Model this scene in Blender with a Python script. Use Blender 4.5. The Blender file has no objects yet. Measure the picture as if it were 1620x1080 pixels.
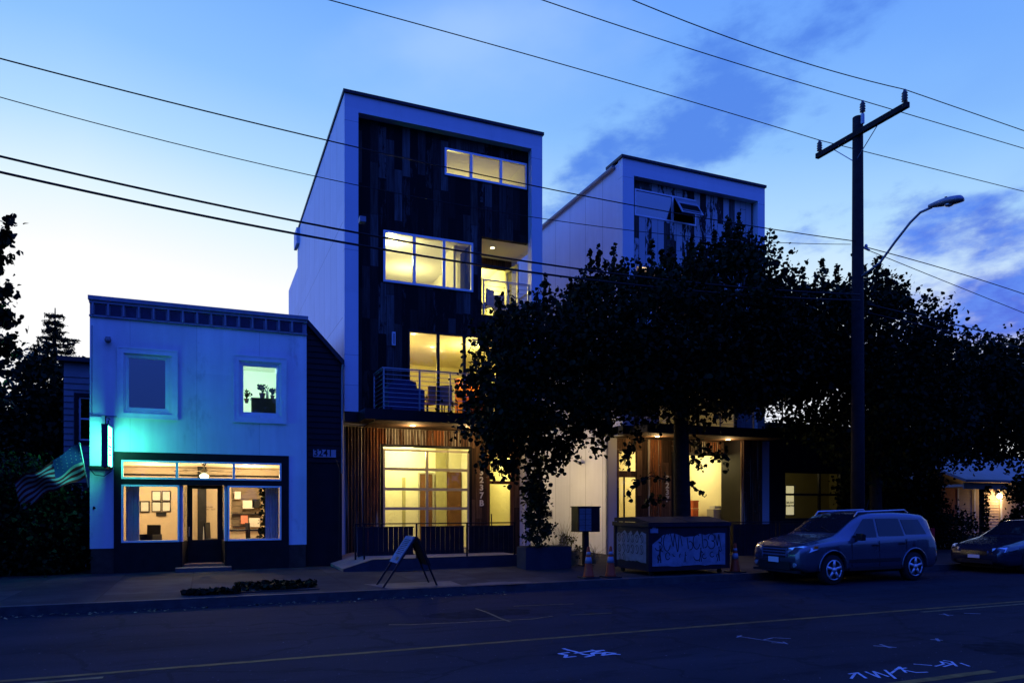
import bpy, bmesh, math, random
import numpy as np
from math import radians as R, sin, cos, tan, atan, pi

sc = bpy.context.scene
col = sc.collection
random.seed(7)
rng = np.random.default_rng(7)

# ---------------------------------------------------------------- camera
TH, F, CX, HY, EYE = R(22.8), 1150.0, 810.0, 800.0, 1.8
cam_d = bpy.data.cameras.new('camera')
cam = bpy.data.objects.new('camera', cam_d)
col.objects.link(cam)
cam.location = (0, 0, EYE)
cam.rotation_euler = (R(90), 0, -TH)
cam_d.sensor_width = 36
cam_d.lens = 36 * F / 1620
cam_d.shift_y = (HY - 540) / 1620
cam_d.clip_end = 2000
sc.camera = cam

# ---------------------------------------------------------------- exposure
sc.view_settings.view_transform = 'Standard'
sc.view_settings.look = 'None'
sc.view_settings.exposure = 0
sc.view_settings.gamma = 1
sc.render.engine = 'CYCLES'
sc.cycles.use_denoising = True
sc.cycles.max_bounces = 6
sc.cycles.diffuse_bounces = 3
sc.cycles.glossy_bounces = 3
sc.cycles.transmission_bounces = 4
sc.cycles.transparent_max_bounces = 12
sc.cycles.sample_clamp_indirect = 4
sc.cycles.caustics_reflective = False
sc.cycles.caustics_refractive = False


# ---------------------------------------------------------------- node helper
class NT:
    def __init__(s, nt):
        s.nt = nt
        s.n = nt.nodes
        s.l = nt.links

    def new(s, t, **kw):
        n = s.n.new(t)
        for k, v in kw.items():
            setattr(n, k, v)
        return n

    def put(s, sock, v):
        if isinstance(v, bpy.types.NodeSocket):
            s.l.new(v, sock)
        elif v is not None:
            if sock.type == 'RGBA' and not hasattr(v, '__len__'):
                v = (v, v, v, 1)
            if sock.type == 'RGBA' and len(v) == 3:
                v = (*v, 1)
            sock.default_value = v

    def m(s, op, a, b=None, c=None, clamp=False):
        n = s.new('ShaderNodeMath', operation=op)
        n.use_clamp = clamp
        for i, v in enumerate((a, b, c)):
            if v is not None:
                s.put(n.inputs[i], v)
        return n.outputs[0]

    def mix(s, f, a, b, mode='MIX'):
        n = s.new('ShaderNodeMix', data_type='RGBA', blend_type=mode)
        s.put(n.inputs[0], f)
        s.put(n.inputs[6], a)
        s.put(n.inputs[7], b)
        return n.outputs[2]

    def ramp(s, f, stops, interp='LINEAR'):
        n = s.new('ShaderNodeValToRGB')
        cr = n.color_ramp
        cr.interpolation = interp
        while len(cr.elements) < len(stops):
            cr.elements.new(0.5)
        for e, (p, c) in zip(cr.elements, stops):
            e.position = p
            e.color = (c, c, c, 1) if not hasattr(c, '__len__') else (*c[:3], 1)
        s.put(n.inputs[0], f)
        return n.outputs[0]

    def noise(s, vec, scale, detail=4, rough=.55, out=0):
        n = s.new('ShaderNodeTexNoise')
        n.inputs['Scale'].default_value = scale
        n.inputs['Detail'].default_value = detail
        n.inputs['Roughness'].default_value = rough
        if vec is not None:
            s.l.new(vec, n.inputs['Vector'])
        return n.outputs[out]

    def white(s, x, y=None):
        n = s.new('ShaderNodeTexWhiteNoise', noise_dimensions='2D')
        c = s.new('ShaderNodeCombineXYZ')
        s.put(c.inputs[0], x)
        s.put(c.inputs[1], 0.0 if y is None else y)
        s.l.new(c.outputs[0], n.inputs['Vector'])
        return n.outputs['Value']

    def xyz(s, x, y, z):
        c = s.new('ShaderNodeCombineXYZ')
        for i, v in enumerate((x, y, z)):
            s.put(c.inputs[i], v)
        return c.outputs[0]

    def smooth(s, v, lo, hi):
        n = s.new('ShaderNodeMapRange', interpolation_type='SMOOTHSTEP')
        s.put(n.inputs[0], v)
        n.inputs[1].default_value = lo
        n.inputs[2].default_value = hi
        return n.outputs[0]


# ---------------------------------------------------------------- world: dusk sky
w = bpy.data.worlds.new('World')
sc.world = w
w.use_nodes = True
t = NT(w.node_tree)
t.n.clear()
tc = t.new('ShaderNodeTexCoord')
sep = t.new('ShaderNodeSeparateXYZ')
t.l.new(tc.outputs['Generated'], sep.inputs[0])
dx, dy, dz = sep.outputs
DEG = 180 / pi
el = t.m('MULTIPLY', t.m('ARCSINE', dz), DEG)
az = t.m('MULTIPLY', t.m('ARCTAN2', dx, dy), DEG)
adz = t.m('ABSOLUTE', t.m('ADD', az, 8.0))
e2 = t.m('ADD', el, t.m('MULTIPLY', t.m('MINIMUM', adz, 75.0), .105))
base = t.ramp(t.m('DIVIDE', e2, 90.0), [
    (0.00, (1.0, 1.0, 1.0)), (.19, (1.0, 1.0, 1.0)), (.235, (.76, .92, 1.0)), (.28, (.46, .73, 1.0)),
    (.335, (.27, .55, 1.0)), (.40, (.18, .43, 1.0)), (.50, (.09, .28, 1.0)), (.70, (.04, .15, 1.0)), (1.0, (.02, .10, .95))])
back = t.m('MAXIMUM', t.smooth(t.m('MULTIPLY', az, -1.0), 18, 48), t.smooth(az, 64, 105))
lift = t.smooth(el, 2, 40)
front = t.mix(back, base, t.mix(lift, (.03, .10, .55), (.055, .20, 1.9)))
side_l = t.m('MULTIPLY', t.smooth(t.m('MULTIPLY', az, -1.0), 18, 42), t.m('SUBTRACT', 1.0, t.smooth(t.m('MULTIPLY', az, -1.0), 90, 130)))
front = t.mix(t.m('MULTIPLY', side_l, t.m('SUBTRACT', 1.0, t.smooth(el, 20, 60))), front, (.13, .50, 2.2))
# clouds
vec = t.xyz(t.m('ADD', t.m('MULTIPLY', az, .062), t.m('MULTIPLY', el, .03)), t.m('SUBTRACT', t.m('MULTIPLY', el, .13), t.m('MULTIPLY', az, .02)), 3.7)
n1 = t.noise(vec, 1.9, 7, .58)
n2 = t.noise(vec, .8, 5, .5)
n3 = t.noise(vec, 5.5, 6, .6)


def blob(a0, e0, ra, re, tilt=0.0):
    da = t.m('SUBTRACT', az, a0)
    de = t.m('SUBTRACT', t.m('SUBTRACT', el, e0), t.m('MULTIPLY', da, tilt))
    q = t.m('ADD', t.m('POWER', t.m('DIVIDE', da, ra), 2.0), t.m('POWER', t.m('DIVIDE', de, re), 2.0))
    return t.m('SUBTRACT', 1.0, t.m('SQRT', q))


bA = blob(36.5, 27.0, 12.5, 4.4, .36)
cA = t.smooth(t.m('ADD', bA, t.m('MULTIPLY', t.m('ADD', t.m('SUBTRACT', n1, .5), t.m('MULTIPLY', t.m('SUBTRACT', n3, .5), .3)), 2.4)), -.1, .65)
bB = t.m('MAXIMUM', blob(56, 17.6, 11, 2.0, -.10), blob(59, 11.8, 16, 3.6, .03))
cB = t.smooth(t.m('ADD', bB, t.m('MULTIPLY', t.m('ADD', t.m('SUBTRACT', n1, .5), t.m('MULTIPLY', t.m('SUBTRACT', n3, .5), .45)), 3.6)), -.25, .95)
bC = blob(30, 22.5, 9, 4.0, .5)
cC = t.smooth(t.m('ADD', bC, t.m('MULTIPLY', t.m('SUBTRACT', n1, .5), 3.5)), .1, 1.2)
right = t.smooth(az, 12, 40)
wisp = t.m('MULTIPLY', t.smooth(n2, .42, .72), t.m('MULTIPLY', right, .30))
c1 = t.mix(wisp, front, (.14, .36, .95))
c1 = t.mix(t.m('MULTIPLY', cC, .22), c1, (.16, .38, .95))
c1 = t.mix(t.m('MULTIPLY', cA, .92), c1, (.08, .235, .82))
c1 = t.mix(t.m('MULTIPLY', cB, .93), c1, t.mix(t.smooth(n3, .35, .65), (.030, .11, .74), (.075, .22, .88)))
bD = t.smooth(t.m('ADD', blob(20, 33, 16, 5, .1), t.m('MULTIPLY', t.m('SUBTRACT', n2, .5), 2.0)), .0, 1.0)
c1 = t.mix(t.m('MULTIPLY', bD, .5), c1, (.48, .70, 1.0))
low = t.smooth(el, -1.0, 0.5)
c1 = t.mix(low, (.004, .012, .06), c1)
sky = t.new('ShaderNodeTexSky', sky_type='NISHITA')
sky.sun_disc = False
sky.sun_elevation = R(-2)
sky.sun_rotation = R(-8)
skyc = t.mix(1.0, c1, t.mix(1.0, sky.outputs[0], (.02, .02, .03), 'MULTIPLY'), 'ADD')
bg = t.new('ShaderNodeBackground')
t.l.new(skyc, bg.inputs[0])
bg.inputs[1].default_value = 1.0
out = t.new('ShaderNodeOutputWorld')
t.l.new(bg.outputs[0], out.inputs[0])


# ---------------------------------------------------------------- picture -> place
def kx(px):
    return tan(TH + atan((px - CX) / F))


def X(px, Y):
    return Y * kx(px)


def ZC(x, y):
    return x * sin(TH) + y * cos(TH)


def Z(py, px, Y):
    return EYE - (py - HY) * ZC(X(px, Y), Y) / F


def G(px, py, z=0.0):
    zc = F * (EYE - z) / (py - HY)
    y = zc / (kx(px) * sin(TH) + cos(TH))
    return (kx(px) * y, y)


# ---------------------------------------------------------------- materials
def new_mat(name):
    m = bpy.data.materials.new(name)
    m.use_nodes = True
    m.node_tree.nodes.clear()
    t = NT(m.node_tree)
    b = t.new('ShaderNodeBsdfPrincipled')
    o = t.new('ShaderNodeOutputMaterial')
    t.l.new(b.outputs[0], o.inputs[0])
    return m, t, b, o


def paint(name, c, rough=.6, metal=0.0, var=.15, scale=3.0, bump=0.0, spec=.15, coat=0.0):
    m, t, b, o = new_mat(name)
    g = t.new('ShaderNodeNewGeometry')
    n = t.noise(g.outputs['Position'], scale, 5)
    d = tuple(x * (1 - var) for x in c)
    e = tuple(min(1, x * (1 + var)) for x in c)
    t.put(b.inputs['Base Color'], t.ramp(n, [(.3, d), (.7, e)]))
    b.inputs['Roughness'].default_value = rough
    b.inputs['Metallic'].default_value = metal
    b.inputs['Specular IOR Level'].default_value = spec
    b.inputs['Coat Weight'].default_value = coat
    if bump:
        bp = t.new('ShaderNodeBump')
        bp.inputs['Strength'].default_value = bump
        bp.inputs['Distance'].default_value = .02
        t.l.new(t.noise(g.outputs['Position'], scale * 12, 3), bp.inputs['Height'])
        t.l.new(bp.outputs[0], b.inputs['Normal'])
    return m


def emit(name, c, s):
    m, t, b, o = new_mat(name)
    b.inputs['Base Color'].default_value = (.8, .8, .8, 1)
    b.inputs['Emission Color'].default_value = (*c, 1)
    b.inputs['Emission Strength'].default_value = s
    return m


def glass(name, tint=(1, 1, 1), refl=.0):
    m, t, b, o = new_mat(name)
    tr = t.new('ShaderNodeBsdfTransparent')
    tr.inputs[0].default_value = (*tint, 1)
    gl = t.new('ShaderNodeBsdfGlossy')
    gl.inputs['Roughness'].default_value = .01
    gl.inputs[0].default_value = (1, 1, 1, 1)
    g = t.new('ShaderNodeNewGeometry')
    dt = t.new('ShaderNodeVectorMath', operation='DOT_PRODUCT')
    t.l.new(g.outputs['Incoming'], dt.inputs[0])
    t.l.new(g.outputs['Normal'], dt.inputs[1])
    fr = t.m('ADD', .035, t.m('MULTIPLY', .96, t.m('POWER', t.m('SUBTRACT', 1.0, t.m('ABSOLUTE', dt.outputs['Value'])), 5.0)))
    mx = t.new('ShaderNodeMixShader')
    t.l.new(t.m('ADD', fr, refl, clamp=True), mx.inputs[0])
    t.l.new(tr.outputs[0], mx.inputs[1])
    t.l.new(gl.outputs[0], mx.inputs[2])
    t.l.new(mx.outputs[0], o.inputs[0])
    return m


def cladding(name, c, axis, step, off, zs, dirt=.12, w_=.012):
    """painted sheet cladding with dark joints: vertical every `step` along the axis, horizontal at the heights zs"""
    m, t, b, o = new_mat(name)
    g = t.new('ShaderNodeNewGeometry')
    s = t.new('ShaderNodeSeparateXYZ')
    t.l.new(g.outputs['Position'], s.inputs[0])
    a = t.m('ADD', s.outputs[axis], 100 + off)
    fr = t.m('MULTIPLY', t.m('FRACT', t.m('DIVIDE', a, step)), step)
    line = t.m('LESS_THAN', fr, w_)
    for z in zs:
        line = t.m('MAXIMUM', line, t.m('LESS_THAN', t.m('ABSOLUTE', t.m('SUBTRACT', s.outputs[2], z)), w_ * .5))
    idx = t.m('FLOOR', t.m('DIVIDE', a, step))
    tone = t.m('ADD', .93, t.m('MULTIPLY', t.white(idx, t.m('FLOOR', t.m('DIVIDE', s.outputs[2], 2.6))), .1))
    n = t.noise(g.outputs['Position'], .9, 6)
    streak = t.noise(t.xyz(t.m('MULTIPLY', s.outputs[0], 5.0), t.m('MULTIPLY', s.outputs[1], 5.0), t.m('MULTIPLY', s.outputs[2], .5)), 1.0, 4)
    tone = t.m('MULTIPLY', tone, t.m('SUBTRACT', 1 + dirt * .5, t.m('MULTIPLY', n, dirt)))
    tone = t.m('MULTIPLY', tone, t.m('SUBTRACT', 1 + dirt * .5, t.m('MULTIPLY', streak, dirt)))
    cc = t.mix(1.0, c, t.xyz(tone, tone, tone), 'MULTIPLY')
    st = t.smooth(t.noise(t.xyz(t.m('MULTIPLY', s.outputs[0], 1.6), t.m('MULTIPLY', s.outputs[1], 1.6), t.m('MULTIPLY', s.outputs[2], .7)), 1.3, 7, .7), .56, .70)
    cc = t.mix(t.m('MULTIPLY', st, dirt * .9), cc, tuple(x * .35 for x in c))
    t.put(b.inputs['Base Color'], t.mix(t.m('MULTIPLY', line, .8), cc, tuple(x * .25 for x in c)))
    b.inputs['Roughness'].default_value = .55
    return m


def planks(name, cols, pw, plen, peel=None, peel_amt=.5, grain=1.0):
    m, t, b, o = new_mat(name)
    g = t.new('ShaderNodeNewGeometry')
    s = t.new('ShaderNodeSeparateXYZ')
    t.l.new(g.outputs['Position'], s.inputs[0])
    u = t.m('DIVIDE', t.m('ADD', t.m('ADD', s.outputs[0], t.m('MULTIPLY', s.outputs[1], 1.0)), 50.0), pw)
    i = t.m('FLOOR', u)
    v = t.m('ADD', t.m('DIVIDE', s.outputs[2], plen), t.m('MULTIPLY', t.white(i), 7.0))
    j = t.m('FLOOR', v)
    r1 = t.white(i, j)
    cc = t.ramp(r1, [((k + .001) / len(cols), c) for k, c in enumerate(cols)], 'CONSTANT')
    gv = t.xyz(t.m('MULTIPLY', u, 1.6), t.m('MULTIPLY', r1, 40.0), t.m('MULTIPLY', s.outputs[2], .55))
    n = t.noise(gv, 2.4, 8, .65)
    cc = t.mix(1.0, cc, t.ramp(n, [(.3, .35), (.7, 1.5)]), 'MULTIPLY')
    if peel:
        pv = t.xyz(t.m('MULTIPLY', u, .9), t.m('MULTIPLY', r1, 30.0), t.m('MULTIPLY', s.outputs[2], .8))
        pn = t.noise(pv, 2.6, 9, .72)
        pm = t.m('GREATER_THAN', t.m('ADD', pn, t.m('MULTIPLY', t.m('SUBTRACT', t.white(j, i), .5), .5)), 1 - peel_amt)
        cc = t.mix(pm, cc, peel)
    gap = t.m('LESS_THAN', t.m('FRACT', u), .04)
    gap = t.m('MAXIMUM', gap, t.m('LESS_THAN', t.m('FRACT', v), .006))
    cc = t.mix(gap, cc, (.004, .004, .004))
    t.put(b.inputs['Base Color'], cc)
    b.inputs['Roughness'].default_value = .85
    b.inputs['Specular IOR Level'].default_value = .12
    bp = t.new('ShaderNodeBump')
    bp.inputs['Strength'].default_value = .5
    bp.inputs['Distance'].default_value = .02
    t.l.new(t.m('ADD', t.m('MULTIPLY', n, .4), r1), bp.inputs['Height'])
    t.l.new(bp.outputs[0], b.inputs['Normal'])
    return m


def rusty(name):
    m, t, b, o = new_mat(name)
    g = t.new('ShaderNodeNewGeometry')
    s = t.new('ShaderNodeSeparateXYZ')
    t.l.new(g.outputs['Position'], s.inputs[0])
    i = t.m('FLOOR', t.m('DIVIDE', s.outputs[0], .62))
    r = t.white(i, 3.0)
    cc = t.ramp(r, [(0, (.07, .042, .028)), (.22, (.34, .31, .26)), (.42, (.27, .10, .035)), (.62, (.20, .18, .14)),
                    (.8, (.085, .055, .038))], 'CONSTANT')
    vn = t.noise(t.xyz(t.m('MULTIPLY', s.outputs[0], 7.0), t.m('MULTIPLY', s.outputs[1], 7.0), t.m('MULTIPLY', s.outputs[2], .8)), 1.6, 8, .7)
    cc = t.mix(t.smooth(vn, .44, .6), cc, (.085, .04, .02))
    cc = t.mix(t.smooth(t.noise(t.xyz(t.m('MULTIPLY', s.outputs[0], 14.0), s.outputs[1], t.m('MULTIPLY', s.outputs[2], .3)), 1.0, 3), .56, .66), cc, (.40, .37, .30))
    cc = t.mix(t.smooth(t.noise(g.outputs['Position'], 9, 6, .7), .6, .72), cc, (.42, .4, .36))
    rib_shade = t.m('ADD', .5, t.m('MULTIPLY', .5, t.m('SINE', t.m('MULTIPLY', s.outputs[0], 2 * pi / .095))))
    cc = t.mix(t.m('MULTIPLY', t.smooth(rib_shade, .35, .0), .75), cc, (.02, .012, .008))  # groove shade painted in: a dark band at every corrugation
    t.put(b.inputs['Base Color'], cc)
    b.inputs['Roughness'].default_value = .55
    b.inputs['Specular IOR Level'].default_value = .2
    b.inputs['Metallic'].default_value = .2
    return m


def asphalt(name):
    m, t, b, o = new_mat(name)
    g = t.new('ShaderNodeNewGeometry')
    P = g.outputs['Position']
    s = t.new('ShaderNodeSeparateXYZ')
    t.l.new(P, s.inputs[0])
    big = t.noise(t.xyz(t.m('MULTIPLY', s.outputs[0], .25), s.outputs[1], 0.0), .8, 5)
    fine = t.noise(P, 55, 3, .7)
    cc = t.ramp(big, [(.3, (.016, .016, .019)), (.7, (.031, .031, .034))])
    # tyre-polished bands along the lane
    band = t.m('ABSOLUTE', t.m('SINE', t.m('MULTIPLY', s.outputs[1], 1.75)))
    cc = t.mix(t.m('MULTIPLY', band, .3), cc, (.020, .020, .023))
    cc = t.mix(t.smooth(fine, .64, .78), cc, (.17, .17, .18))
    cc = t.mix(t.smooth(fine, .42, .3), cc, (.018, .018, .02))
    grit = t.noise(P, 21, 2, .6)
    cc = t.mix(t.m('MULTIPLY', t.smooth(grit, .70, .76), .7), cc, (.20, .20, .21))
    oil = t.noise(t.xyz(t.m('MULTIPLY', s.outputs[0], .5), t.m('MULTIPLY', s.outputs[1], 1.8), 0.0), 1.7, 6, .7)
    cc = t.mix(t.m('MULTIPLY', t.smooth(oil, .52, .66), .6), cc, (.010, .010, .012))
    # worn patch outlines and tar seams
    vor = t.new('ShaderNodeTexVoronoi', feature='DISTANCE_TO_EDGE')
    vor.inputs['Scale'].default_value = .33
    dv = t.new('ShaderNodeVectorMath', operation='ADD')
    t.l.new(P, dv.inputs[0])
    nn = t.new('ShaderNodeTexNoise')
    nn.inputs['Scale'].default_value = 1.3
    nn.inputs['Detail'].default_value = 5
    t.l.new(P, nn.inputs['Vector'])
    t.l.new(nn.outputs[1], dv.inputs[1])
    t.l.new(dv.outputs[0], vor.inputs['Vector'])
    cr = t.m('LESS_THAN', vor.outputs['Distance'], .010)
    cc = t.mix(t.m('MULTIPLY', cr, .55), cc, (.012, .012, .013))
    t.put(b.inputs['Base Color'], cc)
    b.inputs['Roughness'].default_value = .95
    b.inputs['Specular IOR Level'].default_value = .04
    bp = t.new('ShaderNodeBump')
    bp.inputs['Strength'].default_value = .35
    bp.inputs['Distance'].default_value = .008
    t.l.new(fine, bp.inputs['Height'])
    t.l.new(bp.outputs[0], b.inputs['Normal'])
    return m


def concrete(name, c=(.042, .042, .04), jx=1.5, jy=1.45, y0=.6):
    m, t, b, o = new_mat(name)
    g = t.new('ShaderNodeNewGeometry')
    P = g.outputs['Position']
    s = t.new('ShaderNodeSeparateXYZ')
    t.l.new(P, s.inputs[0])
    u = t.m('DIVIDE', t.m('ADD', s.outputs[0], 60.3), jx)
    v = t.m('DIVIDE', t.m('ADD', s.outputs[1], y0), jy)
    j = t.m('MAXIMUM', t.m('LESS_THAN', t.m('FRACT', u), .018), t.m('LESS_THAN', t.m('FRACT', v), .018))
    tone = t.white(t.m('FLOOR', u), t.m('FLOOR', v))
    cc = t.mix(tone, tuple(x * .7 for x in c), tuple(x * 1.15 for x in c))
    cc = t.mix(1.0, cc, t.ramp(t.noise(P, 1.6, 7, .65), [(.3, .55), (.7, 1.2)]), 'MULTIPLY')
    cc = t.mix(t.smooth(t.noise(P, 40, 3), .62, .75), cc, (.07, .07, .065))
    cc = t.mix(j, cc, (.02, .02, .02))
    t.put(b.inputs['Base Color'], cc)
    b.inputs['Roughness'].default_value = .9
    b.inputs['Specular IOR Level'].default_value = .06
    return m


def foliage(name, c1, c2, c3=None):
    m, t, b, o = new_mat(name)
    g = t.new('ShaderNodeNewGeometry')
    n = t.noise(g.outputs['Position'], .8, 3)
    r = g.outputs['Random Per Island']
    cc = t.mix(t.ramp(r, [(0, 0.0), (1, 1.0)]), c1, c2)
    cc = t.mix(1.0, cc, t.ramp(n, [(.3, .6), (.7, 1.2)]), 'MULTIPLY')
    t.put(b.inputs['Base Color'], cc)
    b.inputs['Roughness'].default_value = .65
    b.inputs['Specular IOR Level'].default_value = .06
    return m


M = dict(
    asphalt=asphalt('asphalt'),
    concrete=concrete('sidewalk_concrete'),
    slab=paint('slab_concrete', (.075, .07, .065), .8, var=.25, scale=2),
    deck_lit=paint('lit_ramp_concrete', (.17, .155, .13), .85, var=.2, scale=2),  # paler, warmer concrete: light spill put into the ramp deck colour
    kerb=paint('kerb_stone', (.045, .045, .042), .8, var=.3, scale=4, bump=.3),
    soil=paint('yard_soil', (.03, .028, .02), .95, var=.5, scale=2, bump=.5),
    yellow=paint('worn_yellow_paint', (.15, .085, .02), .8, var=.5, scale=5),
    oldyellow=paint('faded_yellow_paint', (.12, .085, .03), .7, var=.6, scale=9),
    white_mark=paint('survey_paint', (.36, .38, .42), .8, var=.4, scale=12),
    faint_mark=paint('faded_survey_paint', (.16, .17, .18), .7, var=.5, scale=12),
    tar=paint('tar_patch', (.016, .016, .017), .95, spec=.02, var=.4, scale=6),
    stucco=cladding('painted_stucco_sheets', (.62, .63, .64), 0, 1.52, .55, (), dirt=.35, w_=.006),
    trim=paint('pale_trim', (.62, .64, .66), .5, var=.08, scale=4),
    dark=paint('dark_timber_paint', (.009, .009, .010), .5, var=.3, scale=5),
    brown=paint('brown_base_boards', (.05, .032, .022), .6, var=.3, scale=5),
    navy=paint('cornice_navy', (.03, .035, .07), .5, var=.3, scale=5),
    cornice=paint('cornice_grey_blue', (.20, .21, .26), .55, var=.2, scale=5),
    lap=paint('lap_siding_paint', (.16, .16, .17), .6, var=.15, scale=2),
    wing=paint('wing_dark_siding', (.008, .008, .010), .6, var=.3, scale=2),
    panel_x=cladding('fibre_cement_front', (.55, .56, .60), 0, 30, 0, (12.62, 9.0, 6.05, 5.2)),
    panel_y=cladding('fibre_cement_side', (.58, .60, .64), 1, 1.22, .1, (9.85, 7.15, 4.2), dirt=.2, w_=.022),
    wood=planks('reclaimed_dark_boards', [(.012, .012, .012), (.035, .032, .03), (.018, .016, .014), (.05, .047, .045), (.008, .008, .008), (.028, .023, .02), (.075, .07, .066), (.014, .013, .012), (.045, .038, .032), (.010, .009, .009)], .235, 1.5, peel=(.006, .006, .006), peel_amt=.42),
    woodp=planks('reclaimed_peeling_boards', [(.035, .03, .028), (.06, .055, .05), (.02, .018, .018), (.09, .085, .08)], .25, 2.0, peel=(.40, .41, .42), peel_amt=.56),
    woodb=planks('brown_reclaimed_boards', [(.07, .04, .022), (.11, .065, .04), (.05, .03, .02), (.15, .09, .055)], .22, 1.6),
    rusty=rusty('rusty_corrugated_metal'),
    alu=paint('brushed_window_metal', (.46, .47, .5), .35, .6, var=.08),
    garage=paint('pale_door_rail_metal', (.42, .39, .30), .4, .3, var=.08),
    steel=paint('railing_steel', (.30, .31, .33), .4, .7, var=.1),
    black=paint('black_steel', (.012, .012, .014), .4, .3, var=.2),
    roof=paint('roof_metal_dark', (.03, .03, .035), .45, .3, var=.2),
    cream=paint('cream_wall', (.74, .70, .50), .8, var=.04, scale=1),
    beige=paint('beige_wall', (.55, .45, .32), .85, var=.08, scale=1),
    ceil=paint('ceiling_paint', (.70, .67, .58), .85, var=.03, scale=1),
    floor=paint('oak_floor', (.22, .13, .07), .5, var=.2, scale=3),
    door=paint('brown_panel_door', (.12, .055, .025), .5, var=.15, scale=3),
    olive=paint('olive_wall', (.36, .33, .16), .8, var=.05),
    orange=paint('orange_stair_wood', (.45, .14, .03), .5, var=.15),
    glass=glass('window_glass', (.97, .98, .96), .0),
    glass_dark=glass('dim_window_glass', (.25, .28, .32), .22),
    glass_car=glass('car_glass', (.25, .27, .3), .03),
    lamp=emit('warm_lamp', (1.0, .80, .42), 9.0),
    lampw=emit('cool_lamp', (.75, 1.0, .9), 7.0),
    signface=emit('sign_face_light', (.08, 1.0, .55), 17.0),
    porchlamp=emit('porch_lamp', (1.0, .70, .28), 22.0),
    bark=paint('bark', (.014, .012, .010), .9, var=.4, scale=8, bump=.8),
    poletimber=paint('pole_timber', (.014, .012, .011), .85, var=.35, scale=6, bump=.5),
    ceramic=paint('insulator_ceramic', (.10, .09, .09), .3),
    wire=paint('cable_rubber', (.012, .012, .013), .6),
    lampgrey=paint('lamp_head_grey', (.22, .23, .25), .45, .3),
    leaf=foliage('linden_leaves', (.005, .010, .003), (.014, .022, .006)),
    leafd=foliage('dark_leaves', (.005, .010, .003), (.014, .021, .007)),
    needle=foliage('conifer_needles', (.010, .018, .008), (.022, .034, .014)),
    grass=foliage('dry_grass', (.16, .14, .05), (.28, .23, .10)),
    paper=paint('sheet_paper', (.62, .61, .57), .8, var=.08),
    poster=paint('pasted_poster', (.17, .18, .22), .8, var=.3, scale=5),
    ink=paint('ink', (.015, .015, .018), .7),
    dump=paint('dumpster_paint', (.010, .011, .018), .5, .1, var=.3, scale=4),
    cone=paint('cone_orange', (.38, .045, .01), .5, var=.1),
    conew=paint('cone_reflective', (.22, .22, .24), .4),
    rubber=paint('rubber', (.015, .015, .015), .8),
    suv=paint('silver_blue_car_paint', (.075, .08, .105), .24, .5, var=.03, coat=.8, spec=.5),
    sedan=paint('dark_car_paint', (.025, .03, .045), .22, .4, var=.03, coat=.9, spec=.5),
    chrome=paint('chrome', (.7, .7, .72), .15, 1.0, var=.03, spec=.5),
    headl=paint('headlight_lens', (.5, .52, .55), .12, .6, var=.05, spec=.5),
    amber=paint('amber_lens', (.6, .12, .02), .25),
    red=paint('red_lens', (.45, .02, .02), .25),
    carton=paint('cardboard', (.36, .20, .09), .8, var=.1),
    redbox=paint('red_boxes', (.40, .09, .04), .7, var=.1),
    grey=paint('grey_plastic', (.35, .34, .31), .5, var=.08),
    fabric=paint('grey_fabric', (.16, .15, .14), .9, var=.2),
    tarp=paint('grill_cover_navy', (.03, .04, .09), .6, var=.2),
    curtain=paint('sheer_curtain', (.55, .57, .57), .9, var=.12, scale=6),
    terracotta=paint('plant_pot', (.09, .045, .03), .7),
    flagb=paint('flag_blue', (.03, .04, .16), .8),
    flagw=paint('flag_white', (.30, .29, .29), .8),
    flagr=paint('flag_red', (.16, .015, .02), .8),
    plaque=paint('number_plaque_grey', (.34, .35, .38), .6),
    planter=paint('planter_grey', (.03, .032, .04), .6, var=.2),
    pink=paint('pink_sheet', (.6, .22, .16), .8),
    mural=paint('shelf_wall_boards', (.17, .13, .09), .8, var=.2),
    screen=paint('blue_black_screen_boards', (.010, .011, .018), .5, var=.3, scale=3),
    siding_p=paint('porch_house_siding', (.42, .33, .26), .7, var=.08),
)

ORG = {}


def origin(o):
    return ORG.get(o.name, (0, 0, 0)) if o else (0, 0, 0)


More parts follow.
